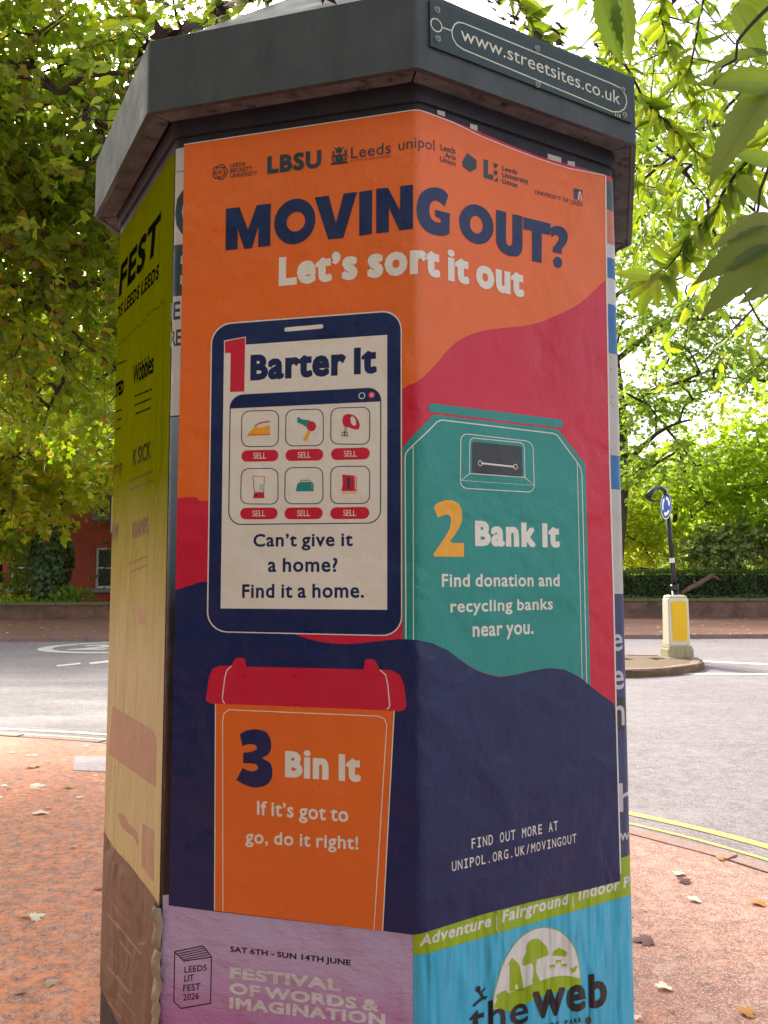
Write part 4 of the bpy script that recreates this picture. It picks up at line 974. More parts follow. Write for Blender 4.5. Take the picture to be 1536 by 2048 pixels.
for i in range(6):
    a = Art(SKIN, 0, C5); q = tiles[i]; c_ = Vector((sum(p[0] for p in q) / 4, sum(p[1] for p in q) / 4))
    a.poly(roundrect(q, 46, 5), NAVY, L_ + 3, holes=[roundrect([tuple(c_ + (Vector(p) - c_) * .955) for p in q], 42, 5)])
    a.pill(*pills[i], .0228, CRIMSON, L_ + 3); A_, B_ = pills[i]; mx = (A_[0] + B_[0]) / 2; my = (A_[1] + B_[1]) / 2
    a.text('SELL', (mx - 38, my + 17), (mx + 38, my + 16), (mx - 38, my - 17), CREAM, L_ + 4, off=.004)
    l = L_ + 4; k1, k2 = .0024, .0014
    if i == 0:
        a.poly([(282, 789), (326, 741), (345, 748), (372, 744), (412, 735), (413, 789)], MUSTARD, l); a.stroke([(326, 740), (345, 726), (375, 717), (412, 713)], k1, CRIMSON, l + 1, smooth=4); a.stroke([(281, 792), (413, 789)], k2, CRIMSON, l + 1)
    if i == 1:
        a.poly([(574, 684), (600, 700), (648, 706), (640, 754), (600, 728), (571, 717)], TEAL, l); a.poly([(632, 765), (650, 772), (627, 829), (607, 822)], MUSTARD, l); a.poly(ellipse((655, 740), 27, 29), CRIMSON, l + 1); a.ring((655, 740), .0042, .001, CORAL, l + 2)
    if i == 2:
        a.poly([(836, 715), (838, 690), (852, 673), (882, 669), (915, 685), (934, 718), (936, 745), (924, 760), (893, 754), (866, 744), (847, 741)], CRIMSON, l, 3, holes=[ellipse((899, 710), 17, 26, .6, 14)])
        for dx in (0, 9): a.stroke([(853 + dx, 744), (848 + dx, 775)], .0011, CHAR, l)
        for dx in (-7, 6): a.stroke([(843 + dx, 775), (858 + dx, 775), (860 + dx, 796), (840 + dx, 796)], .0012, CHAR, l + 1 + (dx > 0), closed=True)
    if i == 3:
        a.stroke([(313, 1032), (322, 1124), (376, 1125), (380, 1033)], .001, CHAR, l); a.stroke([(311, 1031), (382, 1033)], .0018, MUSTARD, l + 1); a.poly([(321, 1128), (378, 1128), (380, 1160), (314, 1160)], CRIMSON, l); a.dot((333, 1144), .0028, SLATE, l + 1)
        for y in (1082, 1092, 1102, 1112): a.stroke([(352, y), (371, y)], .001, TEAL, l)
    if i == 4:
        a.poly([(563, 1120), (574, 1076), (590, 1066), (658, 1065), (668, 1078), (668, 1119)], TEAL, l); a.stroke([(591, 1066), (594, 1056), (646, 1056), (650, 1065)], .0013, CRIMSON, l + 1)
        for y in (1078, 1090, 1102): a.stroke([(654, y), (664, y)], .001, MUSTARD, l + 1)
    if i == 5:
        a.poly([(834, 1022), (905, 1028), (918, 1040), (918, 1119), (831, 1119), (838, 1070)], CRIMSON, l); a.stroke([(872, 1040), (872, 1108)], .0058, SLATE, l + 1); a.stroke([(908, 1036), (912, 1060), (911, 1110)], .0018, CREAM, l + 1); a.stroke([(831, 1130), (919, 1129)], .0018, MUSTARD, l)
    a.build('item_tile', phone)
# clothes bank
a = Art(SKIN, None, C6)
bank = [(20, 1594), (19, 366), (195, 172), (218, 159), (985, 250), (1018, 266), (1172, 462), (1184, 500), (1215, 1893), (1150, 1838), (1050, 1789), (950, 1779), (850, 1794), (720, 1824), (620, 1834), (500, 1799), (400, 1739), (300, 1664), (200, 1619), (110, 1599)]
a.poly(bank, TEAL, b0 + 3)
a.poly([(178, 125), (184, 100), (203, 87), (1022, 190), (1040, 203), (1045, 218), (1030, 243), (188, 140)], TEAL, b0 + 3)
bk = a.build('clothes_bank_picture', mp_)
a = Art(SKIN, None, C6); t1, t2 = .0022, .0017
a.stroke([(40, 1592), (34, 440), (38, 410), (52, 388), (235, 204), (262, 193), (978, 279), (1004, 294), (1130, 464), (1152, 500), (1160, 540), (1191, 1876)], t1, CREAM, L_)
a.stroke([(88, 1598), (86, 356)], t2, CREAM, L_ + 1); a.stroke([(1129, 466), (1161, 1848)], t2, CREAM, L_ + 1)
a.stroke(roundrect([(386, 278), (846, 332), (856, 656), (382, 628)], 44, 5), t2, CREAM, L_, closed=True)
a.stroke([(440, 535), (442, 340), (449, 318), (466, 308), (765, 338), (784, 348), (791, 370), (796, 560), (440, 535)], t2, CREAM, L_)
a.stroke([(440, 537), (385, 579), (853, 611), (796, 562)], t2, CREAM, L_ + 1)
a.poly(roundrect([(458, 331), (775, 362), (781, 558), (456, 532)], 16, 3), CHAR, L_)
a.stroke([(510, 469), (732, 493)], .0034, CREAM, L_ + 2); a.ring((508, 470), .0048, .0014, CREAM, L_ + 3); a.ring((733, 492), .0048, .0014, CREAM, L_ + 3); a.dot((508, 470), .0028, CHAR, L_ + 3); a.dot((733, 492), .0028, CHAR, L_ + 3)
a.build('slot_lines', bk)
a = Art(SKIN, None, C6)
a.poly([(213, 750, 1), (240, 722), (298, 705), (350, 715), (385, 752), (393, 820), (380, 870), (345, 930), (318, 966), (330, 978, 1), (405, 980, 1), (405, 1068, 1), (212, 1066, 1), (212, 1047, 1), (262, 975), (300, 915), (318, 870), (322, 830), (312, 803), (285, 799), (237, 816, 1)], MUSTARD, L_, 4)
a = a.next('numeral', bk)
a.text('Bank It', (477, 998), (1018, 1009), (477, 836), CREAM, L_, off=.055)
a = a.next('heading', bk)
for s_, x0, y0, x1, y1, yt in (('Find donation and', 264, 1260, 1017, 1256, 1177), ('recycling banks', 319, 1424, 974, 1404, 1368), ('near you.', 461, 1580, 850, 1560, 1513)): a = a.text(s_, (x0, y0), (x1, y1), (x0, yt), CREAM, L_, off=.022, ref='H' if s_[0] == 'F' else 'x').next('text_line', bk)
a.build('caption', bk)
# wheelie bin
a = Art(SKIN, 0, C7)
a.poly([(352, 335), (1305, 365), (1243, 1549), (345, 1441)], ORANGE, b0 + 4)
a.stroke([(352, 340), (347, 1441)], .002, CREAM, b0 + 5); a.stroke([(1304, 372), (1242, 1548)], .002, CREAM, b0 + 5)
a.stroke([(392, 1445), (390, 430), (397, 390), (424, 371), (1218, 405), (1252, 420), (1264, 452), (1196, 1542)], .0017, CREAM, b0 + 5)
a.poly([(300, 322), (306, 288), (318, 195), (336, 155), (374, 137), (436, 137), (455, 101), (474, 93), (508, 96), (516, 141), (1140, 156), (1149, 108), (1164, 100), (1198, 104), (1208, 116), (1226, 156), (1288, 160), (1335, 186), (1357, 240), (1370, 350), (1358, 373), (1330, 379), (1150, 369), (330, 338)], CRIMSON, b0 + 5)
a.stroke([(437, 137), (412, 163), (402, 200), (389, 308), (391, 325), (402, 337)], .002, CREAM, b0 + 6); a.stroke([(1228, 158), (1258, 185), (1269, 230), (1280, 345), (1276, 360), (1265, 368)], .002, CREAM, b0 + 6)
bn = a.build('wheelie_bin_picture', mp_)
a = Art(SKIN, 0, C7)
a.poly([(482, 502, 1), (515, 483), (570, 475), (622, 490), (645, 530), (648, 580), (630, 612), (602, 628), (640, 652), (655, 692), (650, 740), (620, 773), (562, 785), (510, 771), (463, 745, 1), (496, 681, 1), (530, 696), (558, 697), (578, 684), (570, 662), (540, 656), (500, 655, 1), (500, 599, 1), (545, 594), (573, 578), (563, 558), (530, 554), (496, 564, 1)], NAVY, b0 + 6, 4)
a = a.next('numeral', bn)
a.text('Bin It', (722, 729), (1125, 756), (722, 589), CREAM, b0 + 6, off=.055)
a = a.next('heading', bn)
a = a.text('If it’s got to', (573, 930), (1060, 970), (573, 855), CREAM, b0 + 6, off=.022).next('text_line', bn)
a.text('go, do it right!', (511, 1080), (1113, 1116), (511, 1030), CREAM, b0 + 6, off=.022, ref='x')
a.build('text_line', bn)
# web address
a = Art(SKIN, 1, C8)
a.text('FIND OUT MORE AT', (363, 1004), (876, 893), (363, 943), CREAM, L_, off=.008, mono=.62)
a = a.next('text_line', mp_)
a.text('UNIPOL.ORG.UK/MOVINGOUT', (246, 1138), (986, 965), (246, 1080), CREAM, L_, off=.008, mono=.62)
a.build('web_address', mp_)

# ------------------------------------------------------------------ plants
rng = np.random.default_rng(11)
def leaf_material(name, cols, trans, tfac=.45, rough=.45, veins=False, spec=.35):
    """Leaf tones vary from leaf to leaf; light also comes through the blade."""
    m, t, p, L = newmat(name); g = mnode(m, 'ShaderNodeNewGeometry')
    n = len(cols); r = g.outputs['Random Per Island']
    c = ramp(m, r, [(i / max(1, n - 1), k) for i, k in enumerate(cols)]); tc = ramp(m, r, [(i / max(1, len(trans) - 1), k) for i, k in enumerate(trans)])
    if veins:
        uv = mnode(m, 'ShaderNodeUVMap'); uv.uv_map = 'leaf'; sx = mnode(m, 'ShaderNodeSeparateXYZ'); L.new(uv.outputs[0], sx.inputs[0])
        ab = mnode(m, 'ShaderNodeMath', operation='ABSOLUTE'); L.new(sx.outputs[0], ab.inputs[0])
        ma = mnode(m, 'ShaderNodeMath', operation='MULTIPLY'); L.new(sx.outputs[1], ma.inputs[0]); ma.inputs[1].default_value = 10
        ms = mnode(m, 'ShaderNodeMath', operation='MULTIPLY_ADD'); L.new(ab.outputs[0], ms.inputs[0]); ms.inputs[1].default_value = -4.2; L.new(ma.outputs[0], ms.inputs[2])
        fr = mnode(m, 'ShaderNodeMath', operation='FRACT'); L.new(ms.outputs[0], fr.inputs[0])
        vein = ramp(m, fr.outputs[0], [(0, 1.), (.1, .55), (.2, 0.), (.86, 0.), (1, 1.)]); mid = ramp(m, ab.outputs[0], [(.0, 1.), (.035, 1.), (.07, 0.)])
        vm = mnode(m, 'ShaderNodeMath', operation='MAXIMUM'); L.new(vein, vm.inputs[0]); L.new(mid, vm.inputs[1])
        vf = mnode(m, 'ShaderNodeMath', operation='MULTIPLY'); L.new(vm.outputs[0], vf.inputs[0]); vf.inputs[1].default_value = .75
        c = mix(m, vf.outputs[0], c, lin(150, 170, 90)); tc = mix(m, vf.outputs[0], tc, tuple(x * .35 for x in trans[0][:3]) + (1,))
        L.new(bump(m, vm.outputs[0], -.35, .002), p.inputs['Normal'])
    L.new(c, p.inputs['Base Color']); p.inputs['Roughness'].default_value = rough; p.inputs['Specular IOR Level'].default_value = spec
    tr = mnode(m, 'ShaderNodeBsdfTranslucent'); L.new(tc, tr.inputs['Color'])
    mx = mnode(m, 'ShaderNodeMixShader'); mx.inputs[0].default_value = tfac; L.new(p.outputs[0], mx.inputs[1]); L.new(tr.outputs[0], mx.inputs[2])
    out = [q for q in t.nodes if q.type == 'OUTPUT_MATERIAL'][0]; L.new(mx.outputs[0], out.inputs[0]); return m
def bark(name, c1, c2):
    m, t, p, L = newmat(name); v = pos_map(m, (9, 9, 2.2))
    L.new(mix(m, ramp(m, noise(m, v, 1, 6, .7), [(.35, 0.), (.65, 1.)]), c1, c2), p.inputs['Base Color']); p.inputs['Roughness'].default_value = .9
    L.new(bump(m, noise(m, v, 2, 6, .7), .9, .03), p.inputs['Normal']); return m
BARK = bark('tree_bark', lin(92, 78, 66), lin(56, 48, 42)); TWIG = bark('twig_bark', lin(74, 58, 46), lin(48, 38, 32))
# leaf outlines: y runs from stalk to tip, x across, unit length
def fan(out, centre, fold=.0, droop=.12):
    V = [(centre[0], centre[1], 0)] + [(x, y, -abs(x) * fold - droop * y * y) for x, y in out]; n = len(out)
    return np.array(V), np.array([(0, 1 + i, 1 + (i + 1) % n) for i in range(n)])
half = [(.0, .0), (.16, .02), (.40, -.04), (.34, .10), (.60, .24), (.44, .30), (.52, .52), (.34, .46), (.20, .50), (.24, .72), (.12, .78)]
MAPLE = fan(half + [(0, 1.)] + [(-x, y) for x, y in half[:0:-1]], (0, .3), .15)
MAPLE_S = fan([(0, 0), (.42, .0), (.30, .18), (.55, .40), (.25, .48), (0, 1), (-.25, .48), (-.55, .40), (-.30, .18), (-.42, 0)], (0, .3), .15)
LEAF5 = fan([(0, 0), (.26, .3), (.22, .62), (0, 1), (-.22, .62), (-.26, .3)], (0, .45), .2)
QUAD = (np.array([(0, 0, 0), (.3, .5, -.05), (0, 1, -.1), (-.3, .5, -.05)]), np.array([(0, 1, 2), (0, 2, 3)]))
def serrated(n=17, w=.18):
    """Pointed cherry leaf with toothed margins, folded along the midrib."""
    V = []; T = []; UV = []
    for i in range(n + 1):
        t = i / n; hw = w * (math.sin(math.pi * t ** .78) ** .85) * (1 - .25 * t) if 0 < t < 1 else 0
        if t > .84: hw *= .8
        tooth = 1.09 if i % 2 else .95
        z = -.26 * t * t + .04
        V += [(-hw * tooth, t + (.025 if i % 2 else 0), z + hw * .42), (-hw * .5, t, z + hw * .13), (0, t, z), (hw * .5, t, z + hw * .13), (hw * tooth, t + (.025 if i % 2 else 0), z + hw * .42)]
        UV += [(-1, t), (-.5, t), (0, t), (.5, t), (1, t)]
    for i in range(n):
        for k in range(4):
            a = i * 5 + k; T += [(a, a + 1, a + 6), (a, a + 6, a + 5)]
    return np.array(V), np.array(T), np.array(UV)
CHERRY = serrated(); CHERRY_S = serrated(7)
def leaves_mesh(name, tmpl, P, D, N, S, mat, parent, label=None):
    TV, TF = tmpl[0], tmpl[1]; n = len(P); k = len(TV)
    D = D / (np.linalg.norm(D, axis=1, keepdims=True) + 1e-9); X = np.cross(D, N); X /= (np.linalg.norm(X, axis=1, keepdims=True) + 1e-9); Z = np.cross(X, D)
    S = np.broadcast_to(np.asarray(S, float), (n,))
    V = P[:, None, :] + S[:, None, None] * (TV[None, :, 0:1] * X[:, None, :] + TV[None, :, 1:2] * D[:, None, :] + TV[None, :, 2:3] * Z[:, None, :])
    F = (TF[None] + (np.arange(n) * k)[:, None, None]).reshape(-1)
    me = bpy.data.meshes.new(name); me.vertices.add(n * k); me.vertices.foreach_set('co', V.reshape(-1).astype(np.float32))
    nf = n * len(TF); me.loops.add(nf * 3); me.polygons.add(nf); me.loops.foreach_set('vertex_index', F.astype(np.int32)); me.polygons.foreach_set('loop_start', np.arange(0, nf * 3, 3, dtype=np.int32))
    me.polygons.foreach_set('loop_total', np.full(nf, 3, np.int32)) if hasattr(me.polygons[0], 'loop_total') else None
    if len(tmpl) > 2:
        uv = me.uv_layers.new(name='leaf'); u = np.broadcast_to(tmpl[2][TF.reshape(-1)][None], (n, len(TF) * 3, 2)); uv.data.foreach_set('uv', u.reshape(-1).astype(np.float32))
    me.update(calc_edges=True); me.validate()
    me.polygons.foreach_set('use_smooth', np.ones(nf, bool))
    o = link(name, me, mat, parent)
    if label: o['label'] = label
    return o
def unit(n): v = rng.normal(size=(n, 3)); return v / np.linalg.norm(v, axis=1, keepdims=True)
def in_ellipsoids(vols, n, shell=.35):
    """Points in a set of ellipsoids (centre, radii, weight), denser towards the skin."""
    w_ = np.array([v[2] for v in vols], float); k = rng.choice(len(vols), n, p=w_ / w_.sum()); c = np.array([v[0] for v in vols], float)[k]; r = np.array([v[1] for v in vols], float)[k]
    u = unit(n) * (rng.random((n, 1)) ** shell); return c + u * r, u
def sprays(vols, n, per, length, size, droop=.35, flat=.75, shell=.4, keep=None, jitter=.25):
    """Leafy twigs: arrays for the leaves and the twig lines that carry them."""
    B, U = in_ellipsoids(vols, n, shell)
    if keep is not None:
        k = keep(B); B, U = B[k], U[k]; n = len(B)
    T = U * .8 + unit(n) * .55; T[:, 2] = T[:, 2] * .5 - droop * rng.random(n); T /= np.linalg.norm(T, axis=1, keepdims=True); Ls = length * (.6 + .8 * rng.random(n))
    t = (np.arange(per) + .5) / per; P = B[:, None] + T[:, None] * (t[None, :, None] * Ls[:, None, None]); P[:, :, 2] -= droop * .5 * (t[None] ** 2) * Ls[:, None]
    side = np.cross(T, np.array([0, 0, 1.])); side /= np.linalg.norm(side, axis=1, keepdims=True) + 1e-9
    sg = np.where(np.arange(per) % 2, 1, -1)[None, :, None]
    D = T[:, None] * .55 + side[:, None] * sg * .75 + rng.normal(size=(n, per, 3)) * .35; D[:, :, 2] -= droop
    N = np.array([0, 0, flat])[None, None] + rng.normal(size=(n, per, 3)) * (1 - flat * .55)
    P = P + rng.normal(size=P.shape) * size * jitter
    tw = [(B[i], B[i] + T[i] * Ls[i] * .5 - np.array([0, 0, droop * .12 * Ls[i]]), B[i] + T[i] * Ls[i] - np.array([0, 0, droop * .5 * Ls[i]])) for i in range(n)]
    S = size * (.65 + .7 * rng.random(n * per))
    return P.reshape(-1, 3), D.reshape(-1, 3), N.reshape(-1, 3), S, tw
def twig_mesh(name, tw, r, parent, limbs=None, every=1, lr=.02):
    bm = bmesh.new()
    for i, a in enumerate(tw):
        if i % every == 0: tube(bm, a, [r, r * .7, r * .35], 3, False)
    if limbs is not None:                                   # boughs fork off the limbs, thin ones run on to the sprays
        Q = [np.asarray(p) for l in limbs for p in l[1:]]
        for i in rng.choice(len(tw), min(len(tw), 18 + len(tw) // 40), replace=False):
            b = np.asarray(tw[i][2]); dd = ((np.array(Q) - b) ** 2).sum(1); q = Q[int(rng.choice(np.argsort(dd)[:5]))]
            l = limb_curve(q, b, .06, 8, .22); tube(bm, l, [lr * (1.35 - 1.1 * k / 7) for k in range(8)], 5, False); Q += l[2:]
        Q = np.array(Q)
        for i, a in enumerate(tw):
            if i % (every * 4) == 0:
                b = np.asarray(a[0]); j = np.argmin(((Q - b) ** 2).sum(1)); q = Q[j]; m_ = (q + b) / 2 + rng.normal(size=3) * .12 * np.linalg.norm(b - q); m_[2] += .1 * np.linalg.norm(b - q)
                pts = [tuple((1 - t) ** 2 * q + 2 * t * (1 - t) * m_ + t * t * b) for t in (0, .25, .5, .75, 1)]
                tube(bm, pts, [lr * .5, lr * .45, lr * .38, lr * .3, r], 4, False)
    return obj(name, bm, TWIG, parent, True)
def limb_curve(a, b, sag=.15, n=7, wob=.12):
    a, b = np.array(a, float), np.array(b, float); L = np.linalg.norm(b - a); out = []
    off = rng.normal(size=3) * wob * L
    for i in range(n):
        t = i / (n - 1); out.append(a + (b - a) * t + off * math.sin(math.pi * t) * .5 + np.array([0, 0, sag * L * math.sin(math.pi * t)]) + rng.normal(size=3) * .012 * L * (0 < t < 1))
    return out
def tree(name, label, base, top, r0, limb_ends, vols, n, per, length, size, mat, tmpl, group=None, droop=.3, shell=.4, keep=None, every=1, twr=.006, lr=.02, cat='tree', barkm=None, lean=(0, 0), flat=.75, trunk_label=None):
    o = thing(name, label, cat, base, group); barkm = barkm or BARK
    bm = bmesh.new(); tp = limb_curve(base, (base[0] + lean[0], base[1] + lean[1], top), 0, 8, .03); tube(bm, tp, [r0 * (1.25 if i == 0 else 1 - .6 * i / 7) for i in range(8)], 12)
    tr = obj('trunk', bm, barkm, o, True)
    limbs = [tp[4:]]
    for e in limb_ends:
        hd_ = math.hypot(e[0] - base[0], e[1] - base[1]); s = tp[int(np.argmin([abs(q[2] - (e[2] - .35 * hd_)) + (9 if q[2] < 1.5 else 0) for q in tp]))]; l = limb_curve(s, e, .05); limbs.append(l); bm = bmesh.new(); tube(bm, l, [r0 * .42 * (1 - .8 * i / 6) + lr * .4 for i in range(7)], 8); obj('limb', bm, barkm, o, True)
    P, D, N, S, tw = sprays(vols, n, per, length, size, droop, flat, shell, keep)
    twig_mesh('twigs', tw, twr, o, limbs, every, lr)
    leaves_mesh('crown', tmpl, P, D, N, S, mat, o)
    return o
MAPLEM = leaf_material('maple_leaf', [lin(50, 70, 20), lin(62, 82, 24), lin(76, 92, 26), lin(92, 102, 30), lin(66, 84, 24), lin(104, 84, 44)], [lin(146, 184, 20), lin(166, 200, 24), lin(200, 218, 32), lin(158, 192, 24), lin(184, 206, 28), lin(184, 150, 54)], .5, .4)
SUNM = leaf_material('sun_toned_maple_leaf', [lin(92, 116, 28), lin(112, 134, 34), lin(134, 146, 40), lin(150, 130, 50)], [lin(196, 216, 22), lin(214, 228, 34), lin(230, 232, 44), lin(226, 196, 60)], .58, .4)  # maple leaf colours brightened, sunlight put into the tone
LIMEM = leaf_material('bright_leaf', [lin(110, 138, 36), lin(128, 154, 42), lin(146, 164, 50)], [lin(192, 226, 46), lin(206, 232, 60), lin(222, 236, 64)], .6, .45)
MIDM = leaf_material('mid_leaf', [lin(84, 114, 48), lin(104, 132, 60), lin(122, 144, 70)], [lin(170, 206, 60), lin(188, 216, 72), lin(206, 222, 86)], .52, .45)
GREYM = leaf_material('grey_green_leaf', [lin(110, 130, 84), lin(136, 152, 112), lin(160, 172, 136)], [lin(140, 170, 80), lin(160, 184, 96)], .35, .3, .4)
HEDGEM = leaf_material('hedge_leaf', [lin(48, 72, 32), lin(68, 92, 42), lin(92, 112, 58)], [lin(110, 140, 40), lin(130, 160, 50)], .3, .35)
IVYM = leaf_material('ivy_leaf', [lin(48, 74, 36), lin(70, 98, 52), lin(98, 120, 74)], [lin(100, 140, 40), lin(120, 150, 50)], .25, .35)
CHERRYD = leaf_material('shade_toned_cherry_leaf', [lin(74, 96, 44), lin(92, 108, 62), lin(108, 120, 76)], [lin(130, 160, 44), lin(150, 176, 50), lin(164, 186, 66)], .5, .42, True)  # cherry leaf colours greyed, shade of the near leaves put into the tone
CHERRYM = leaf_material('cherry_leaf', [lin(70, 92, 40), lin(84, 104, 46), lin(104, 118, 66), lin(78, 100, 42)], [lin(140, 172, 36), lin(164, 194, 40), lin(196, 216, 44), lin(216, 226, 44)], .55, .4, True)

# big maple whose boughs hang into the left of the view
mb = (-7.2, 4.6, 0)
tree('maple_tree', 'big maple with lobed leaves whose boughs hang beside the column', mb, 6.5, .34,
     [(-3.2, 5.2, 6.2), (-2.4, 7.6, 5.0), (-5.2, 9.5, 4.6), (-4.0, 2.5, 7.4), (-6.0, -2.5, 7.0), (-8.5, 7.5, 7.5), (-3.0, 9.5, 6.8)],
     [((-3.7, 6.8, 6.0), (2.6, 2.9, 2.9), 11), ((-4.8, 9.4, 5.1), (3.0, 2.6, 1.6), 1.8), ((-5.5, -1.0, 7.2), (4.0, 5.0, 2.6), 3), ((-8.8, 5.0, 7.5), (2.6, 4.4, 3.0), 2)],
     4400, 14, .55, .086, MAPLEM, MAPLE, droop=.42, shell=.55, every=2, twr=.0045, lr=.022)
tree('added_shade_tree', 'unseen leafy tree added behind the viewer to darken the left poster face', (-4.6, -7.6, 0), 5, .26, [(-3.0, -6.5, 5.5), (-6.5, -6, 6), (-4.5, -9, 6)],  # out of view, added to block light from the column's left faces
     [((-3.6, -7.4, 4.6), (4.2, 3.2, 3.6), 5), ((-6.6, -3.6, 4.0), (2.6, 3.4, 3.2), 4)], 900, 14, .8, .21, MAPLEM, MAPLE_S, droop=.3, shell=.5, every=3)
hb_ = thing('added_shade_hedge', 'unseen dark hedge added behind the viewer to darken the left poster face', 'hedge', (-2.9, -4.6, 0))  # out of view, added to cut ground and sky light on the left face
bm = bmesh.new(); box(bm, (0, 0, .95), (7.4, .75, 1.9), 0); bmesh.ops.transform(bm, matrix=Matrix.Translation((-3.4, -4.7, 0)) @ Matrix.Rotation(R_(-32), 4, 'Z'), verts=bm.verts); obj('inner_branches', bm, plain('shade_hedge_twigs', lin(34, 38, 24), .95, bumps=18), hb_)
n = 9000; u = rng.random((n, 3)); top_ = u[:, 2] < .22; lx = (u[:, 0] - .5) * 7.5; ly = np.where(top_, (u[:, 1] - .5) * .8, .4 + rng.random(n) * .1); lz = np.where(top_, 1.92 + rng.random(n) * .08, u[:, 1] * 1.95); ca, sa = math.cos(R_(-32)), math.sin(R_(-32))
leaves_mesh('foliage', LEAF5, np.stack([-3.4 + lx * ca - ly * sa, -4.7 + lx * sa + ly * ca, lz], 1), unit(n), np.array([.3, .6, .5]) + rng.normal(size=(n, 3)) * .5, .075 * (.6 + .8 * rng.random(n)), HEDGEM, hb_)
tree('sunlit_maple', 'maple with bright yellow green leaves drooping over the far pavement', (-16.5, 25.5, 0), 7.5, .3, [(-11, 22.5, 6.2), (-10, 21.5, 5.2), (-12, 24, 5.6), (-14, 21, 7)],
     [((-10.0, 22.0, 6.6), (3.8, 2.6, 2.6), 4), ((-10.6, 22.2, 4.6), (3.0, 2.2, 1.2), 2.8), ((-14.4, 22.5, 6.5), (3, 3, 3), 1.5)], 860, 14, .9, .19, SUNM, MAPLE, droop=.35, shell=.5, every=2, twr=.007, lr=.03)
# trees and shrubs beyond the left wall
tree('ivy_clad_tree', 'tree with a thick dark ivy clad trunk behind the left garden wall', (-12.6, 30.5, 0), 8, .42, [(-14, 30, 8), (-9, 31, 9), (-11, 29, 10)],
     [((-12.6, 30.5, 9), (4.5, 3, 4), 5), ((-9.5, 30, 6.0), (2, 1.6, 1.6), 1)], 520, 12, 1.1, .26, MIDM, MAPLE_S, droop=.3, every=3, lr=.05, twr=.01)
iv = [o for o in COL.objects if o.name == 'ivy_clad_tree'][0]
n = 2600; th = rng.random(n) * 6.283; hz = rng.random(n) ** .8 * 3.9; rr = .5 + .16 * np.sin(hz * 3 + th * 2) + rng.random(n) * .22 + .35 * np.exp(-hz * 1.5)
P = np.stack([-12.6 + rr * np.cos(th), 30.5 + rr * np.sin(th), hz], 1); Nn = np.stack([np.cos(th), np.sin(th), 0 * th + .3], 1) + rng.normal(size=(n, 3)) * .4; Dn = np.stack([-np.sin(th) * .4, np.cos(th) * .4, -1 + 0 * th], 1) + rng.normal(size=(n, 3)) * .4
leaves_mesh('ivy', MAPLE_S, P, Dn, Nn, .16 * (.6 + .8 * rng.random(n)), IVYM, iv)
tree('dark_shrub', 'dark purplish twiggy shrub between the ivy clad trunk and the sign post', (-9.4, 30.2, 0), 2.2, .08, [(-9.8, 30.2, 2.6), (-9.0, 30.2, 3.2)], [((-9.4, 30.2, 2.0), (.95, .8, 1.9), 1)], 170, 12, .5, .13,
     leaf_material('dark_shrub_leaf', [lin(58, 52, 40), lin(70, 76, 42), lin(86, 70, 60)], [lin(110, 110, 40), lin(130, 120, 60)], .3), LEAF5, cat='shrub', every=1, twr=.012, lr=.02)
tree('garden_tree', 'pale yellow green tree in the front garden of the red house, far left', (-15.2, 31.5, 0), 6, .2, [(-16, 31, 6), (-14.5, 31.6, 6.5)], [((-15.6, 31.4, 6.0), (2.6, 2.2, 2.8), 4), ((-15.0, 30.5, 3.1), (1.3, .9, .7), 1)], 420, 12, .9, .22, LIMEM, MAPLE_S, every=3, lr=.03)
tree('garden_tree', 'mid green tree beyond the wall between the ivy trunk and the column', (-7.4, 33.2, 0), 7, .24, [(-9, 33, 8), (-6.5, 33, 8.5), (-8, 32, 6)], [((-7.6, 33, 8.2), (3.6, 2.4, 4.0), 4), ((-9.4, 31.8, 5.4), (1.6, 1.4, 1.4), 1)], 560, 12, .95, .24, MIDM, MAPLE_S, every=3, lr=.035)
tree('tall_tree', 'tall pale tree rising behind the roof of the red house', (-13, 47, 0), 15, .5, [(-16, 47, 14), (-10, 47, 15), (-13, 46, 17)], [((-13, 47, 14), (8, 4, 8), 1)], 700, 12, 1.6, .42, LIMEM, MAPLE_S, every=4, lr=.08)
def low_plant(name, label, c, r, n, size, mat, tmpl=MAPLE_S, cat='plant'):
    o = thing(name, label, cat, (c[0], c[1], 0)); P, U = in_ellipsoids([(c, r, 1)], n, .4); P[:, 2] = np.abs(P[:, 2]) + .02
    D = U + rng.normal(size=(n, 3)) * .5; N = np.array([0, -.3, .8]) + rng.normal(size=(n, 3)) * .5
    bm = bmesh.new()
    for i in range(0, n, max(1, n // 40)): tube(bm, [(c[0] + (P[i, 0] - c[0]) * .3, c[1] + (P[i, 1] - c[1]) * .3, .02), tuple(P[i])], [.014, .006], 4, False)
    obj('stems', bm, TWIG, o); leaves_mesh('foliage', tmpl, P, D, N, size * (.6 + .8 * rng.random(n)), mat, o); return o
low_plant('garden_plant', 'leafy green plant spilling over the coping at the foot of the ivy trunk', (-11.5, 29.7, .5), (1.0, .5, .75), 700, .16, MIDM)
low_plant('garden_shrub', 'rounded green shrub half hiding the house front beside the ivy clad trunk', (-14.0, 31.2, .9), (1.1, .7, 1.5), 900, .17, MIDM, cat='shrub')
low_plant('garden_plant', 'low ground cover of bright leaves behind the coping at the far left edge', (-13.6, 29.9, .3), (1.6, .5, .62), 700, .15, LIMEM)

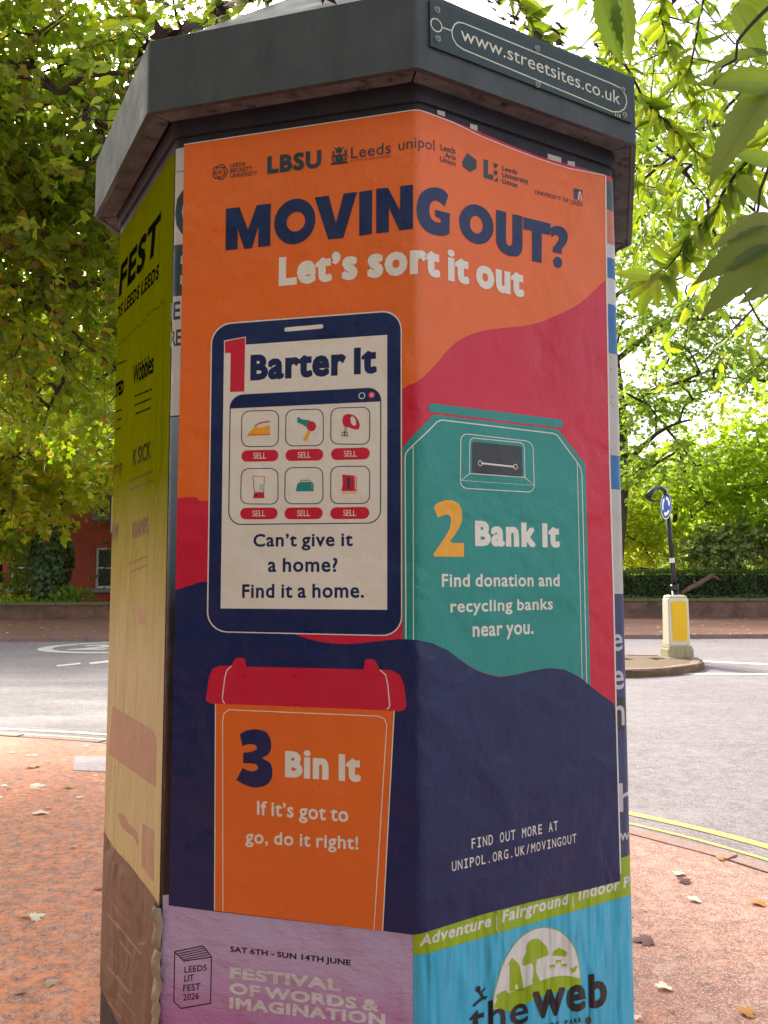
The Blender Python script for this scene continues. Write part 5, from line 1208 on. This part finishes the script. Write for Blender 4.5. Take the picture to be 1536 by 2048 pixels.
# right: hedge, trunk and woodland beyond the wall
hz0 = at(1400, 1142, 30.4).z
hd = thing('clipped_hedge', 'dark clipped hedge with a level top behind the right garden wall', 'hedge', (18, 30.4, 0))
bm = bmesh.new(); box(bm, (19.4, 30.55, hz0 / 2 - .06), (20.6, 1.0, hz0 - .2)); obj('inner_branches', bm, plain('hedge_twig_mass', lin(34, 38, 24), .95, bumps=18), hd)
def hedge_leaves(n, f):
    u = rng.random((n, 2)); return f(u)
n1, n2 = 15000, 9000
u = rng.random((n1, 3)); wv = .07 * np.sin(u[:, 0] * 60) + .05 * np.sin(u[:, 0] * 143 + u[:, 1] * 9)
Pa = np.stack([9.1 + u[:, 0] * 13, 30.02 + wv - .12 * u[:, 2], u[:, 1] * (hz0 - .02)], 1); Na = np.array([0, -1, .35]) + rng.normal(size=(n1, 3)) * .45; Da = np.array([0, -.5, .1]) + rng.normal(size=(n1, 3)) * .8
u = rng.random((n2, 3)); Pb = np.stack([9.1 + u[:, 0] * 13, 29.95 + u[:, 1] * 1.15, hz0 - .05 + .04 * np.sin(u[:, 0] * 80) + u[:, 2] ** 3 * .09], 1); Nb = np.array([0, 0, 1]) + rng.normal(size=(n2, 3)) * .45; Db = np.array([0, 0, .5]) + rng.normal(size=(n2, 3)) * .8
leaves_mesh('foliage', LEAF5, np.concatenate([Pa, Pb]), np.concatenate([Da, Db]), np.concatenate([Na, Nb]), .085 * (.6 + .8 * rng.random(n1 + n2)), HEDGEM, hd)
def on_coping(x): return wall_y(x)
n = 2400; xi = 7.6 + rng.random(n) * 14; P = np.stack([xi, wall_y(xi) + .02 + rng.random(n) * .3, hR + .01 + rng.random(n) * .13 * (.6 + .4 * np.sin(xi * 2.3))], 1)
ivt = thing('ivy', 'low ivy creeping along the top of the right garden wall', 'ivy', (14, wall_y(14), hR))
leaves_mesh('foliage', MAPLE_S, P, np.array([0, -1, -.2]) + rng.normal(size=(n, 3)) * .7, np.array([0, -.5, .8]) + rng.normal(size=(n, 3)) * .4, .085 * (.6 + .8 * rng.random(n)), IVYM, ivt)
bm = bmesh.new()
for i in range(9): tube(bm, limb_curve((7.6 + i * 1.6, wall_y(8 + i * 1.6) + .12, hR + .01), (9.0 + i * 1.6, wall_y(9.4 + i * 1.6) + .1, hR + .03), .01, 6, .02), .012, 5)
obj('stems', bm, TWIG, ivt)
br_ = thing('broken_branch', 'bare broken brown branch leaning on the wall top against the hedge', 'branch', at(1362, 1187, 29.3))
bp_ = [at(x, y, Y) for x, y, Y in ((1362, 1188, 29.2), (1378, 1177, 29.35), (1392, 1171, 29.5), (1410, 1160, 29.6), (1424, 1152, 29.7), (1438, 1160, 29.7))]
bm = bmesh.new(); tube(bm, bp_, [.075, .085, .1, .085, .1, .06], 9); tube(bm, [bp_[2], bp_[2] + Vector((-.12, -.1, .2))], [.06, .03], 7); obj('wood', bm, bark('dead_wood', lin(132, 104, 92), lin(100, 76, 66)), br_, True)

rt = at(1233, 1000, 31.5)
tree('woodland_tree', 'tall slim trunked tree just right of the column, its branches over the hedge', (rt.x, 31.5, 0), 15, .26,
     [tuple(at(x, y, Y)) for x, y, Y in ((1440, 735, 30), (1380, 840, 29.5), (1300, 560, 31), (1500, 640, 31), (1150, 700, 33), (1330, 330, 31))],
     [(tuple(at(1330, 650, 31)), (3.6, 2.6, 1.3), 3), (tuple(at(1470, 720, 30.5)), (2.6, 2.2, 1.0), 2), (tuple(at(1300, 800, 30.5)), (2.6, 2.0, .9), 2), (tuple(at(1310, 920, 30.5)), (2.2, 1.6, .8), 1.2), (tuple(at(1320, 450, 32)), (3.4, 2.6, 1.7), 3), (tuple(at(1200, 560, 33)), (3, 2.5, 2.4), 2), (tuple(at(1290, 260, 33)), (4.6, 3, 3.4), 4)],
     1180, 14, 1.1, .19, MIDM, MAPLE_S, droop=.22, shell=.5, every=2, twr=.011, lr=.045)
G2 = 'trees in the wood behind the hedge'
wood = [((13.6, 35, 0), 7, [((13.2, 34.5, 5.0), (2.6, 1.8, 2.6), 3), ((15.0, 34, 6.6), (2.2, 1.6, 1.8), 2)], 520, LIMEM, 'bright yellow green tree in the wood right of the round sign', .2),
        ((18.2, 34.5, 0), 9, [((18.0, 33.5, 7.6), (3.0, 2.2, 2.6), 3), ((16.8, 32.6, 4.6), (2.0, 1.4, 1.5), 1.5)], 560, LIMEM, 'yellow green tree at the right edge of the wood', .21),
        ((10.6, 36, 0), 6, [((10.9, 35, 4.2), (2.0, 1.4, 2.4), 3)], 360, leaf_material('golden_leaf', [lin(128, 152, 42), lin(142, 164, 48), lin(154, 160, 52)], [lin(222, 238, 60), lin(232, 240, 70), lin(236, 228, 76)], .62), 'golden green sapling between the slim trunk and the sign pole', .19),
        ((15.2, 32.6, 0), 3, [((15.3, 32.4, 3.1), (1.7, 1.0, 1.0), 3), ((13.9, 32.2, 2.7), (1.1, .8, .7), 1)], 330, GREYM, 'grey green shiny leaved bush just above the hedge right of the sign pole', .15),
        ((18.6, 32.2, 0), 4, [((18.4, 31.6, 3.3), (1.8, 1.0, 1.3), 3)], 300, LIMEM, 'bright leafy bush hanging over the hedge at the right edge', .19),
        ((2.0, 33.5, 0), 7, [((2.0, 33.5, 6.0), (4.0, 2.4, 4.4), 1)], 420, MIDM, 'broad green tree straight behind the advertising column', .24),
        ((6.6, 35.5, 0), 7, [((6.4, 35, 5.5), (2.6, 2.0, 4.2), 1)], 300, LIMEM, 'yellow green tree behind the column, left of the slim trunk', .22),
        ((15.5, 50, 0), 7, [((16, 50, 5.0), (9.0, 3, 4.6), 1)], 620, MIDM, 'far dense tree closing the back of the wood', .36),
        ((26, 47, 0), 7, [((26, 47, 5.5), (6, 3, 4.6), 1)], 420, MIDM, 'far broad tree at the right end of the wood', .36)]
for (b, tp, vols, n, mt, lab, sz) in wood:
    tree('woodland_tree' if 'tree' in lab or 'sapling' in lab else 'woodland_bush', lab, b, tp, .16, [tuple(np.array(v[0]) + rng.normal(size=3) * .5) for v in vols], vols, n, 13, .9 if sz < .3 else 1.6, sz, mt, MAPLE_S, G2 if 'bush' not in lab else None, cat='tree' if 'bush' not in lab else 'bush', every=2, twr=.01, lr=.03, droop=.25)
# distant wood closing the horizon
n = 9000; xi = rng.random(n) * 150 - 75; P = np.stack([xi, 62 + rng.random(n) * 8, rng.random(n) ** 1.3 * (7.5 + 2.0 * np.sin(xi * .35) + 1.5 * np.sin(xi * .9))], 1)
fw_ = leaves_mesh('distant_wood', QUAD, P, unit(n), np.array([0, -1, .5]) + rng.normal(size=(n, 3)) * .5, 1.3 * (.6 + .8 * rng.random(n)), MIDM, None)
tag(fw_, 'far off belt of trees beyond the gardens', 'woodland', kind='stuff')

# cherry tree over the right of the column: hand placed sprays near the camera, a loose crown behind
ct = thing('cherry_tree', 'cherry tree with large toothed leaves hanging on thin branches close by', 'tree', (4.6, 2.6, 0))
bm = bmesh.new(); tp = limb_curve((4.6, 2.6, 0), (4.2, 2.3, 3.6), 0, 8, .03); tube(bm, tp, [.17, .14, .13, .125, .12, .115, .11, .1], 12); obj('trunk', bm, bark('cherry_bark', lin(96, 70, 62), lin(62, 46, 42)), ct, True)
def branch(pts, r):
    p = [at(x, y, Y) for x, y, Y in pts]; q = []
    for a, b in zip(p, p[1:]): q += [a.lerp(b, k / 4) for k in range(4)]
    q.append(p[-1]); return [np.array(v) + rng.normal(size=3) * .004 for v in q], r
BR = [branch([(1020, -40, .7), (1052, 40, .72), (1092, 86, .74)], .006), branch([(1150, -160, .9), (1232, 90, .9), (1290, 205, .9), (1352, 262, .9), (1412, 318, .9), (1462, 352, .9)], .0065),
      branch([(1330, -60, 1.0), (1322, 30, 1.0), (1345, 122, 1.0), (1400, 215, 1.0)], .006), branch([(1560, 250, .1), (1468, 350, .2), (1420, 430, .25), (1370, 492, .3), (1310, 562, .34)], .006),
      branch([(1420, -60, .9), (1380, 130, .9), (1300, 250, .95)], .006), branch([(1640, 120, -.6), (1540, 330, -.7), (1480, 520, -.75)], .005), branch([(1600, -60, -.7), (1500, 60, -.75), (1430, 170, -.75)], .005),
      branch([(700, -120, 1.3), (560, -30, 1.5), (430, 30, 1.7), (330, 90, 1.8)], .006), branch([(480, -120, 1.1), (440, 0, 1.2), (470, 70, 1.3)], .005), branch([(1150, -60, 1.6), (1230, 60, 1.6), (1215, 160, 1.6)], .005)]
end = np.array((4.2, 2.3, 3.5))
bm = bmesh.new()
for i, (q, r) in enumerate(BR):
    a = q[0]; l = limb_curve(end, a, .18, 8, .05); tube(bm, l[:-1] + q, list(np.linspace(.05, r * 1.3, len(l) - 1)) + list(np.linspace(r, r * .35, len(q))), 6)
obj('branches', bm, TWIG, ct, True)
LP, LD, LN, LS = [], [], [], []
def leaf(base, tip, Y0, Y1, tilt=0.):
    a, b = np.array(at(*base, Y0)), np.array(at(*tip, Y1)); d = b - a; s = np.linalg.norm(d); view = np.array(CAMP) - a; view /= np.linalg.norm(view)
    n_ = view + rng.normal(size=3) * .25 + np.array([tilt, 0, .35]); LP.append(a); LD.append(d); LN.append(n_); LS.append(s)
near = [((1550, 118), (1418, 112), -.72), ((1556, 176), (1410, 150), -.74), ((1470, 14), (1534, 116), -.7), ((1531, 170), (1458, 264), -.7), ((1535, 196), (1420, 338), -.74), ((1205, -14), (1236, 110), -.2), ((1240, -10), (1257, 108), -.2),
        ((1560, 442), (1430, 472), -.75), ((1562, 470), (1402, 542), -.76), ((1560, 500), (1411, 608), -.77), ((1556, 535), (1500, 604), -.76), ((1545, 330), (1470, 300), -.5), ((1480, 352), (1532, 412), -.6), ((1555, 30), (1470, -10), -.6)]
cl_ = (1310, 552)
near += [((cl_[0] + dx, cl_[1] + dy), t, .1 + .5 * rng.random()) for dx, dy, t in ((-10, 2, (1234, 544)), (-14, 6, (1240, 572)), (-8, 8, (1258, 596)), (0, 4, (1276, 626)), (6, 10, (1312, 612)), (14, -6, (1356, 572)), (34, -30, (1392, 556)), (20, -14, (1338, 520)))]
for b, t, Y in near: leaf(b, t, Y, Y - .04)
NN = len(near) - 8
for q, r in BR[:5] + BR[7:]:                                                 # leaves in alternate drooping pairs along each branch
    m_ = len(q)
    for i in range(1, m_):
        for k in range(4 if i < m_ - 1 else 6):
            a = q[i] + (q[i - 1] - q[i]) * rng.random(); t = q[i] - q[i - 1]; t = t / (np.linalg.norm(t) + 1e-9); sd = np.cross(t, np.array([0, -1, .2])); sg = 1 if (i + k) % 2 else -1
            d = t * .5 + sd * sg * (.3 + .7 * rng.random()) + np.array([0, 0, -.5]) + rng.normal(size=3) * .5; v = np.array(CAMP) - a; v /= np.linalg.norm(v)
            LP.append(a); LD.append(d); LN.append(v * .5 + np.array([0, 0, .4]) + rng.normal(size=3) * .65); LS.append(.1 * (.6 + .7 * rng.random()))
LP, LD, LN, LS = map(np.array, (LP, LD, LN, LS))
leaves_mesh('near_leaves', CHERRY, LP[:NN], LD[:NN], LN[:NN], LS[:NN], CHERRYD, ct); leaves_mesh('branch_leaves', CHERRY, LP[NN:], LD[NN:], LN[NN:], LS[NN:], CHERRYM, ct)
keep = lambda B: np.array([not (abs(b[0]) < .95 and abs(b[1]) < .95 and b[2] < 3.2) for b in B])
P, D, N, S, tw = sprays([((2.9, 3.2, 4.4), (1.7, 2.2, 1.5), 4), ((1.6, 2.2, 3.9), (1.0, 1.3, .75), 2.0), ((2.5, 2.2, 3.05), (.65, 1.0, .6), 1.2), ((0.1, 2.6, 4.3), (1.9, 1.2, .6), 1.6)], 300, 9, .5, .115, .45, .6, .55, keep)
leaves_mesh('crown', CHERRY_S, P, D, N, S, CHERRYM, ct); twig_mesh('twigs', tw, .0035, ct, [[end], tp[5:]], 1, .009)

# fallen leaves
dead = [plain('dry_leaf_pale', lin(240, 226, 196), .7), plain('dry_leaf_dark', lin(96, 44, 40), .6), plain('dry_leaf_ochre', lin(196, 130, 60), .7)]
def fallen(px, size, m, label, rot, z=.012, group='fallen leaves on the near pavement'):
    p = np.array(gp(*px, 0)); d = np.array([math.cos(rot), math.sin(rot), .05])
    o = leaves_mesh('fallen_leaf', MAPLE, np.array([p + (0, 0, z)]), np.array([d]), np.array([[.15, -.1, 1.]]), size, m, None); 
    return tag(o, label, 'leaf', group)
for px, s, m, lab, rot in (((60, 1574), .12, 0, 'pale lobed leaf lying alone on the orange pavement left of the column', .2), ((83, 1630), .10, 0, 'pale dry leaf on the left pavement, nearer than the larger pale one', 2.), ((137, 1578), .10, 2, 'ochre curled leaf close to the left face of the column', 1.2), ((75, 1535), .10, 2, 'ochre leaf beside the paving slab on the left', 2.8),
        ((1360, 1766), .07, 1, 'dark red curled leaf on the right pavement below the kerb', .4), ((1305, 1884), .09, 1, 'dark red folded leaf on the pavement close to the blue poster', 3.0), ((1388, 1805), .06, 0, 'pale leaf on the right pavement below the dark red curled leaf', 1.), ((1435, 1720), .05, 2, 'ochre leaf lying against the kerb at the right', .3),
        ((1365, 1752), .06, 0, 'small pale leaf touching the dark red one by the kerb', 2.2), ((1515, 1812), .08, 2, 'ochre leaf at the far right edge of the pavement', .9), ((1330, 1983), .06, 0, 'tiny lime pale leaf low beside the blue poster', 1.4), ((1485, 2032), .06, 2, 'ochre leaf cut by the bottom edge of the photo at the right', .5), ((60, 1840), .07, 0, 'small pale leaf low on the left pavement', .7)):
    fallen(px, s, dead[m], lab, rot)
n = 1500; xs_ = rng.random(n) * 60 - 30; kind_ = rng.random(n)
yy = np.where(kind_ < .35, fk_y(0) + .02 * 0 + rng.normal(size=n) * .5 + .07 * np.where(xs_ < 0, xs_, xs_ * .25), np.where(kind_ < .6, 20 + rng.random(n) * 8, 0))
P = np.stack([xs_, yy, np.where(yy > 18.6, ZF + .012, ZR + .012)], 1); P = P[kind_ < .6]
m3 = 460; px_ = rng.random(m3) * 6 - 4.6; py_ = rng.random(m3) * 7.4 - 1.2; P2 = np.stack([px_, py_, np.full(m3, .011)], 1)
kl = np.array(kerbline)
def on_pave(p):
    j = np.searchsorted(kl[:, 0], p[0]); j = min(max(j, 1), len(kl) - 1); return p[1] < np.interp(p[0], kl[:, 0], kl[:, 1]) - .3 and math.hypot(p[0], p[1]) > .8
P2 = P2[[on_pave(p) for p in P2]]; P = np.concatenate([P, P2]); n = len(P)
lt = leaves_mesh('leaf_litter', MAPLE_S, P, np.concatenate([rng.normal(size=(n, 2)), rng.normal(size=(n, 1)) * .1], 1), np.array([0, 0, 1]) + rng.normal(size=(n, 3)) * .15, np.where(np.arange(n) < n - len(P2), .1, .035) * (.5 + rng.random(n)), leaf_material('litter_leaf', [lin(232, 200, 150), lin(214, 130, 78), lin(240, 224, 190), lin(150, 84, 50), lin(236, 210, 160)], [lin(200, 140, 60)], .15), None)
tag(lt, 'scattered small dry leaves and blossom scales on the pavements and gutters', 'leaf litter', kind='stuff')
n = 520; th6 = rng.random(n) * 6.283; r_ = RCAP * (.55 + .4 * rng.random(n)); P = np.stack([r_ * np.cos(th6), r_ * np.sin(th6), ZT + .01 + .60 * (1 - r_ / RCAP) + .006], 1)
m5 = 46; th = A0 - rng.random(m5) * 1.15; r_ = RCAP * (.8 + .13 * rng.random(m5)); P5 = np.stack([r_ * np.cos(th), r_ * np.sin(th), ZT + .018 + .60 * (1 - r_ / RCAP)], 1)
rb_ = leaves_mesh('roof_leaves', MAPLE_S, P5, np.stack([-np.sin(th), np.cos(th), 0 * th], 1) + rng.normal(size=(m5, 3)) * .5, np.stack([np.cos(th) * .62, np.sin(th) * .62, 0 * th + .78], 1) + rng.normal(size=(m5, 3)) * .5, .045 * (.4 + rng.random(m5)), plain('rotten_leaf', lin(74, 52, 44), .8), None)
tag(rb_, 'brown curled dead leaves lodged along the roof edge of the column', 'leaf litter', kind='stuff')
rl = leaves_mesh('roof_litter', MAPLE_S, P, np.stack([-np.sin(th6), np.cos(th6), 0 * th6], 1) + np.stack([np.cos(th6), np.sin(th6), 0 * th6 - .78], 1) * rng.normal(size=(n, 1)), np.stack([np.cos(th6) * .62, np.sin(th6) * .62, 0 * th6 + .78], 1) + rng.normal(size=(n, 3)) * .12, .026 * (.5 + rng.random(n)), dead[1], None)
tag(rl, 'dead leaf scraps caught on the sloping roof of the column', 'leaf litter', kind='stuff')
